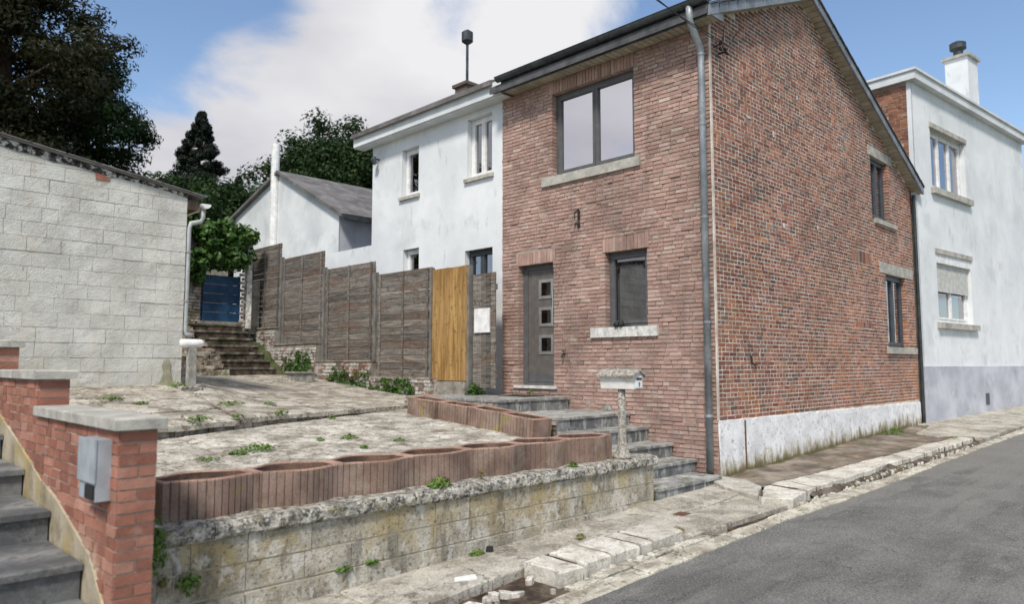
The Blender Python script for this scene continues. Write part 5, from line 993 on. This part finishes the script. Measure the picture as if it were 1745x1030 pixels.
tuft(2.1, 5.24, -1.5, (.09, .05, .09), 150, 'weed growing out of the block wall face'); tuft(1.87, 5.22, -1.2, (.09, .06, .2), 330, 'ferny plant hanging at the wall end beside the brick stair wall'); tuft(1.93, 5.26, -1.46, (.04, .03, .05), 40, 'small dry weed low on the block wall face', 'dry_grass')
for x, lab in ((3.35, 'moss tuft in the ledge joint of the block wall'), (3.62, 'moss tuft on the block wall ledge near its pale patch')): tuft(x, 5.27, -1.65, (.08, .03, .03), 60, lab)
weed(4.75, 5.22, gz(4.75) + .05, .09, .05, 60, 'green moss tuft at the wall foot on the pavement'); weed(5.82, 4.85, gz(5.8) + .05, .07, .06, 40, 'dry tuft in the pavement slab joint', 'dry_grass'); weed(6.72, 4.3, gz(6.7) + .03, .12, .07, 70, 'brown dry tuft at the end of the loose kerb stones', 'dry_grass'); weed(9.45, 9.0, -.54, .07, .14, 60, 'spindly weed at the door threshold', leaf=.024)
weed(13.6, 4.0, gz(13.6), .2, .05, 90, 'green weeds at the kerb foot near the far stones'); weed(15.9, 4.05, gz(15.9) + .07, .17, .07, 120, 'green weeds among the last raised kerb stones'); weed(16.2, 5.2, gz(16.2) + .08, .3, .16, 200, 'leafy weed at the whitewashed plinth foot')
for x, lab in ((9.5, 'dry tuft at the raised kerb foot, beside its rounded end stone'), (10.6, 'dry tuft at the raised kerb foot below the rusty rod'), (11.2, 'dry tuft at the raised kerb foot, first beyond the rusty rod'), (12.3, 'dry tuft at the raised kerb foot opposite the middle of the plinth'), (14.6, 'dry tuft at the raised kerb foot near the leafy plinth weed')): weed(x, klo(x) - .04, gz(x) - .01, .1, .035, 40, lab, 'dry_grass')
weed(9.0, 9.95, -.6, .22, .3, 200, 'dark green plant at the foot of the dark side gate', 'ivy_leaf', .05)
mb = MB(); random.seed(211)                                        # dry grass along the plinth
for k in range(2600):
    X = random.uniform(9.75, 17.6); Y = 5.38 - abs(random.gauss(0, .035)); z = gz(X) + .085; h = random.uniform(.02, .1) * (1 + .6 * mnoise.noise(Vector((X * 3, 0, 0)))); a = random.uniform(-.03, .03); i = len(mb.v)
    mb.v += [(X - .003, Y, z), (X + .003, Y, z), (X + a, Y - random.uniform(-.02, .03), z + h)]; mb.f.append((i, i + 1, i + 2)); mb.t.append((random.random(),) * 3)
solo('dry_grass', mb, 'dry_grass', 'dry grass fringe along the foot of the whitewashed plinth', 'grass', kind='stuff', normals=False)
random.seed(221); iv = empty('ivy', (7.7, 18.6, 1.0), 'dense green ivy overhanging the blue garden gate and the wall', 'ivy'); mb = MB()
for k in range(150):
    t = random.random(); x = random.uniform(5.2, 8.5); zt = 3.75 + .2 * math.sin(x * 2.3) - (.25 if x > 8.2 else 0)
    zlow = 2.35 if 7.3 < x < 8.4 else (2.0 if x < 7.3 else 2.6); z = random.uniform(zlow + .1, zt)
    foliage(mb, (x, 18.2 + random.uniform(-.15, .25) - .2 * math.sin((z - 2) * 2), z), (.28, .22, .2), 55, .1, .2)
part('leaves', mb, 'ivy_leaf', iv, normals=False); mb = MB(); mb.box(5.2, 8.42, 18.42, 18.85, 2.5, 3.55, .05); part('stems', mb, 'bark', iv)
for (y, z, r, lab) in ((11.9, -.5, .22, 'ivy tuft low on the stepped wall near the yellow boarding'), (12.6, -.5, .3, 'wide ivy patch at the stepped wall foot'), (13.6, -.35, .3, 'ivy patch climbing the middle of the stepped wall'), (14.3, -.25, .26, 'ivy patch beside the timber box'), (15.8, .1, .28, 'ivy patch below the upper wall step'), (16.4, -.05, .3, 'dark ivy tuft at the side of the garden steps')):
    mb = MB()
    for k in range(16): foliage(mb, (8.82 + random.uniform(-.05, .02), y + random.uniform(-r, r) * 1.3, z + random.uniform(-.25, .2)), (.05, .13, .1), 22, .045, .3, .12)
    solo('ivy_tuft', mb, 'ivy_leaf', lab, 'ivy', 'ivy on the stepped wall', normals=False)
def tree(name, label, x, y, z0, h, rx, mat, kind, n=150, ls=.3, leaves=70, group='trees behind the houses', seed=1):
    ls *= .46 if kind == 'round' else .3; leaves = int(leaves * (2.9 if kind == 'round' else 4)); asp = 1.5 if kind == 'round' else 2.4
    random.seed(seed); t = empty(name, (x, y, z0), label, 'tree', group); mb = MB(); tr = .022 * h
    mb.tube([(x, y, z0 - .3), (x + .1, y, z0 + h * .3), (x - .05, y, z0 + h * .65), (x, y, z0 + h * .96)], [tr, tr * .8, tr * .45, tr * .08], 8); lf = MB()
    for k in range(n):
        u = (k + random.random()) / n
        if kind == 'spruce':
            zz = z0 + h * (.12 + .88 * u); R_ = rx * (1 - u) * random.uniform(.75, 1.1) + .1; an = k * 2.4 + random.random(); rr = R_ * random.uniform(.35, 1)
            c = (x + rr * math.cos(an), y + rr * math.sin(an), zz - rr * .22); rad = (max(.18, R_ * .3), max(.18, R_ * .3), .12 + h * .01)
            st = zz
        elif kind == 'layer':
            zz = z0 + h * (.1 + .9 * u); pf = math.sin(math.pi * min(1, .16 + .84 * u)) ** .6 * (.75 + .35 * math.sin(u * 19 + seed)); an = k * 2.4 + random.random() * .8; rr = rx * pf * random.uniform(.25, 1.08)
            c = (x + rr * math.cos(an), y + rr * math.sin(an), zz + random.uniform(-.3, .3)); rad = (rx * .26 * random.uniform(.6, 1.3), rx * .26, h * .028 * random.uniform(.7, 1.5)); st = zz - rr * .1
        else:
            d = rv(); d.z = abs(d.z) * 1.2 - .35; rr = random.uniform(.35, 1.) ; c = (x + d.x * rx * rr, y + d.y * rx * rr, z0 + h * .58 + d.z * h * .42 * rr); q = rx * random.uniform(.14, .27); rad = (q, q, q * .8); st = z0 + h * .4
        if k % 3 == 0: mb.tube([(x, y, min(st, z0 + h * .9)), (lerp(x, c[0], .6), lerp(y, c[1], .6), lerp(st, c[2], .55)), c], [tr * .3, tr * .18, .015], 5)
        foliage(lf, c, rad, leaves, ls, .35, 0, asp)
    part('trunk', mb, 'bark', t); part('crown', lf, mat, t, normals=False); return t
tree('broad_conifer', 'huge dark broken-crowned conifer rising behind the white shed', 5.0, 30, 1.4, 17.5, 4.0, 'brown_leaf', 'layer', 330, .26, 90, seed=5)
tree('broad_conifer', 'dark conifer between the huge one and the small spruces, lower crown', 8.2, 32, 1.5, 10.8, 3.2, 'dark_leaf', 'layer', 230, .24, 80, seed=8)
tree('broad_conifer', 'dark tall conifer at the shed side of the huge broken one', -.8, 29, 1.4, 19, 4.6, 'brown_leaf', 'layer', 260, .28, 80, seed=13)
tree('spruce_tree', 'small pointed dark spruce standing alone against the cloud', 15.2, 38.5, 2.0, 11.3, 5.0, 'spruce_leaf', 'spruce', 260, .22, 70, seed=3)
tree('spruce_tree', 'smallest pointed spruce beside the round tree', 18.0, 40, 2.0, 8.6, 2.6, 'spruce_leaf', 'spruce', 110, .2, 60, seed=4)
tree('round_tree', 'dense dark green rounded tree behind the gabled outbuilding', 20.2, 34, 1.8, 12.0, 4.4, 'dark_leaf', 'round', 230, .26, 85, seed=6)
tree('round_tree', 'broad dark green tree half hidden by the white house roof', 24.0, 36, 1.8, 12.6, 4.2, 'dark_leaf', 'round', 200, .26, 85, seed=7)
tree('low_tree', 'lower green bush at the flank of the gabled outbuilding', 12.6, 30, 1.4, 6.6, 3.6, 'dark_leaf', 'round', 130, .24, 70, seed=9)
tree('low_tree', 'low green bush seen over the ivy beside the shed roof', 9.6, 27.5, 1.3, 5.6, 3.0, 'dark_leaf', 'round', 110, .24, 70, seed=10)
# scraps on the pavement
mb = MB(); mb.prism(slab([(4.05, 4.72), (4.25, 4.66), (4.3, 4.74), (4.12, 4.8)], 0, .01, .05), lambda x, y: gz(x) + .075, gz(4.1) + .06, .004); solo('paper_scrap', mb, 'paper', 'white scrap of paper lying on the pavement slab', 'litter')
mb = MB(); mb.tube([(4.9, 5.2, gz(4.9) + .05), (4.9, 5.2, gz(4.9) + .1)], [.04, .03], 8); solo('drain_stub', mb, 'black_rubber', 'small black pipe stub at the foot of the block wall', 'pipe')
mb = MB(); mb.prism(slab([(7.3, 4.62), (7.52, 4.62), (7.52, 4.76), (7.3, 4.76)], 0, .006, .05), lambda x, y: gz(x) + .05, gz(7.4) - .01, .003); solo('valve_cover', mb, 'rusted', 'small rusty valve cover set in the pavement before the steps', 'cover')
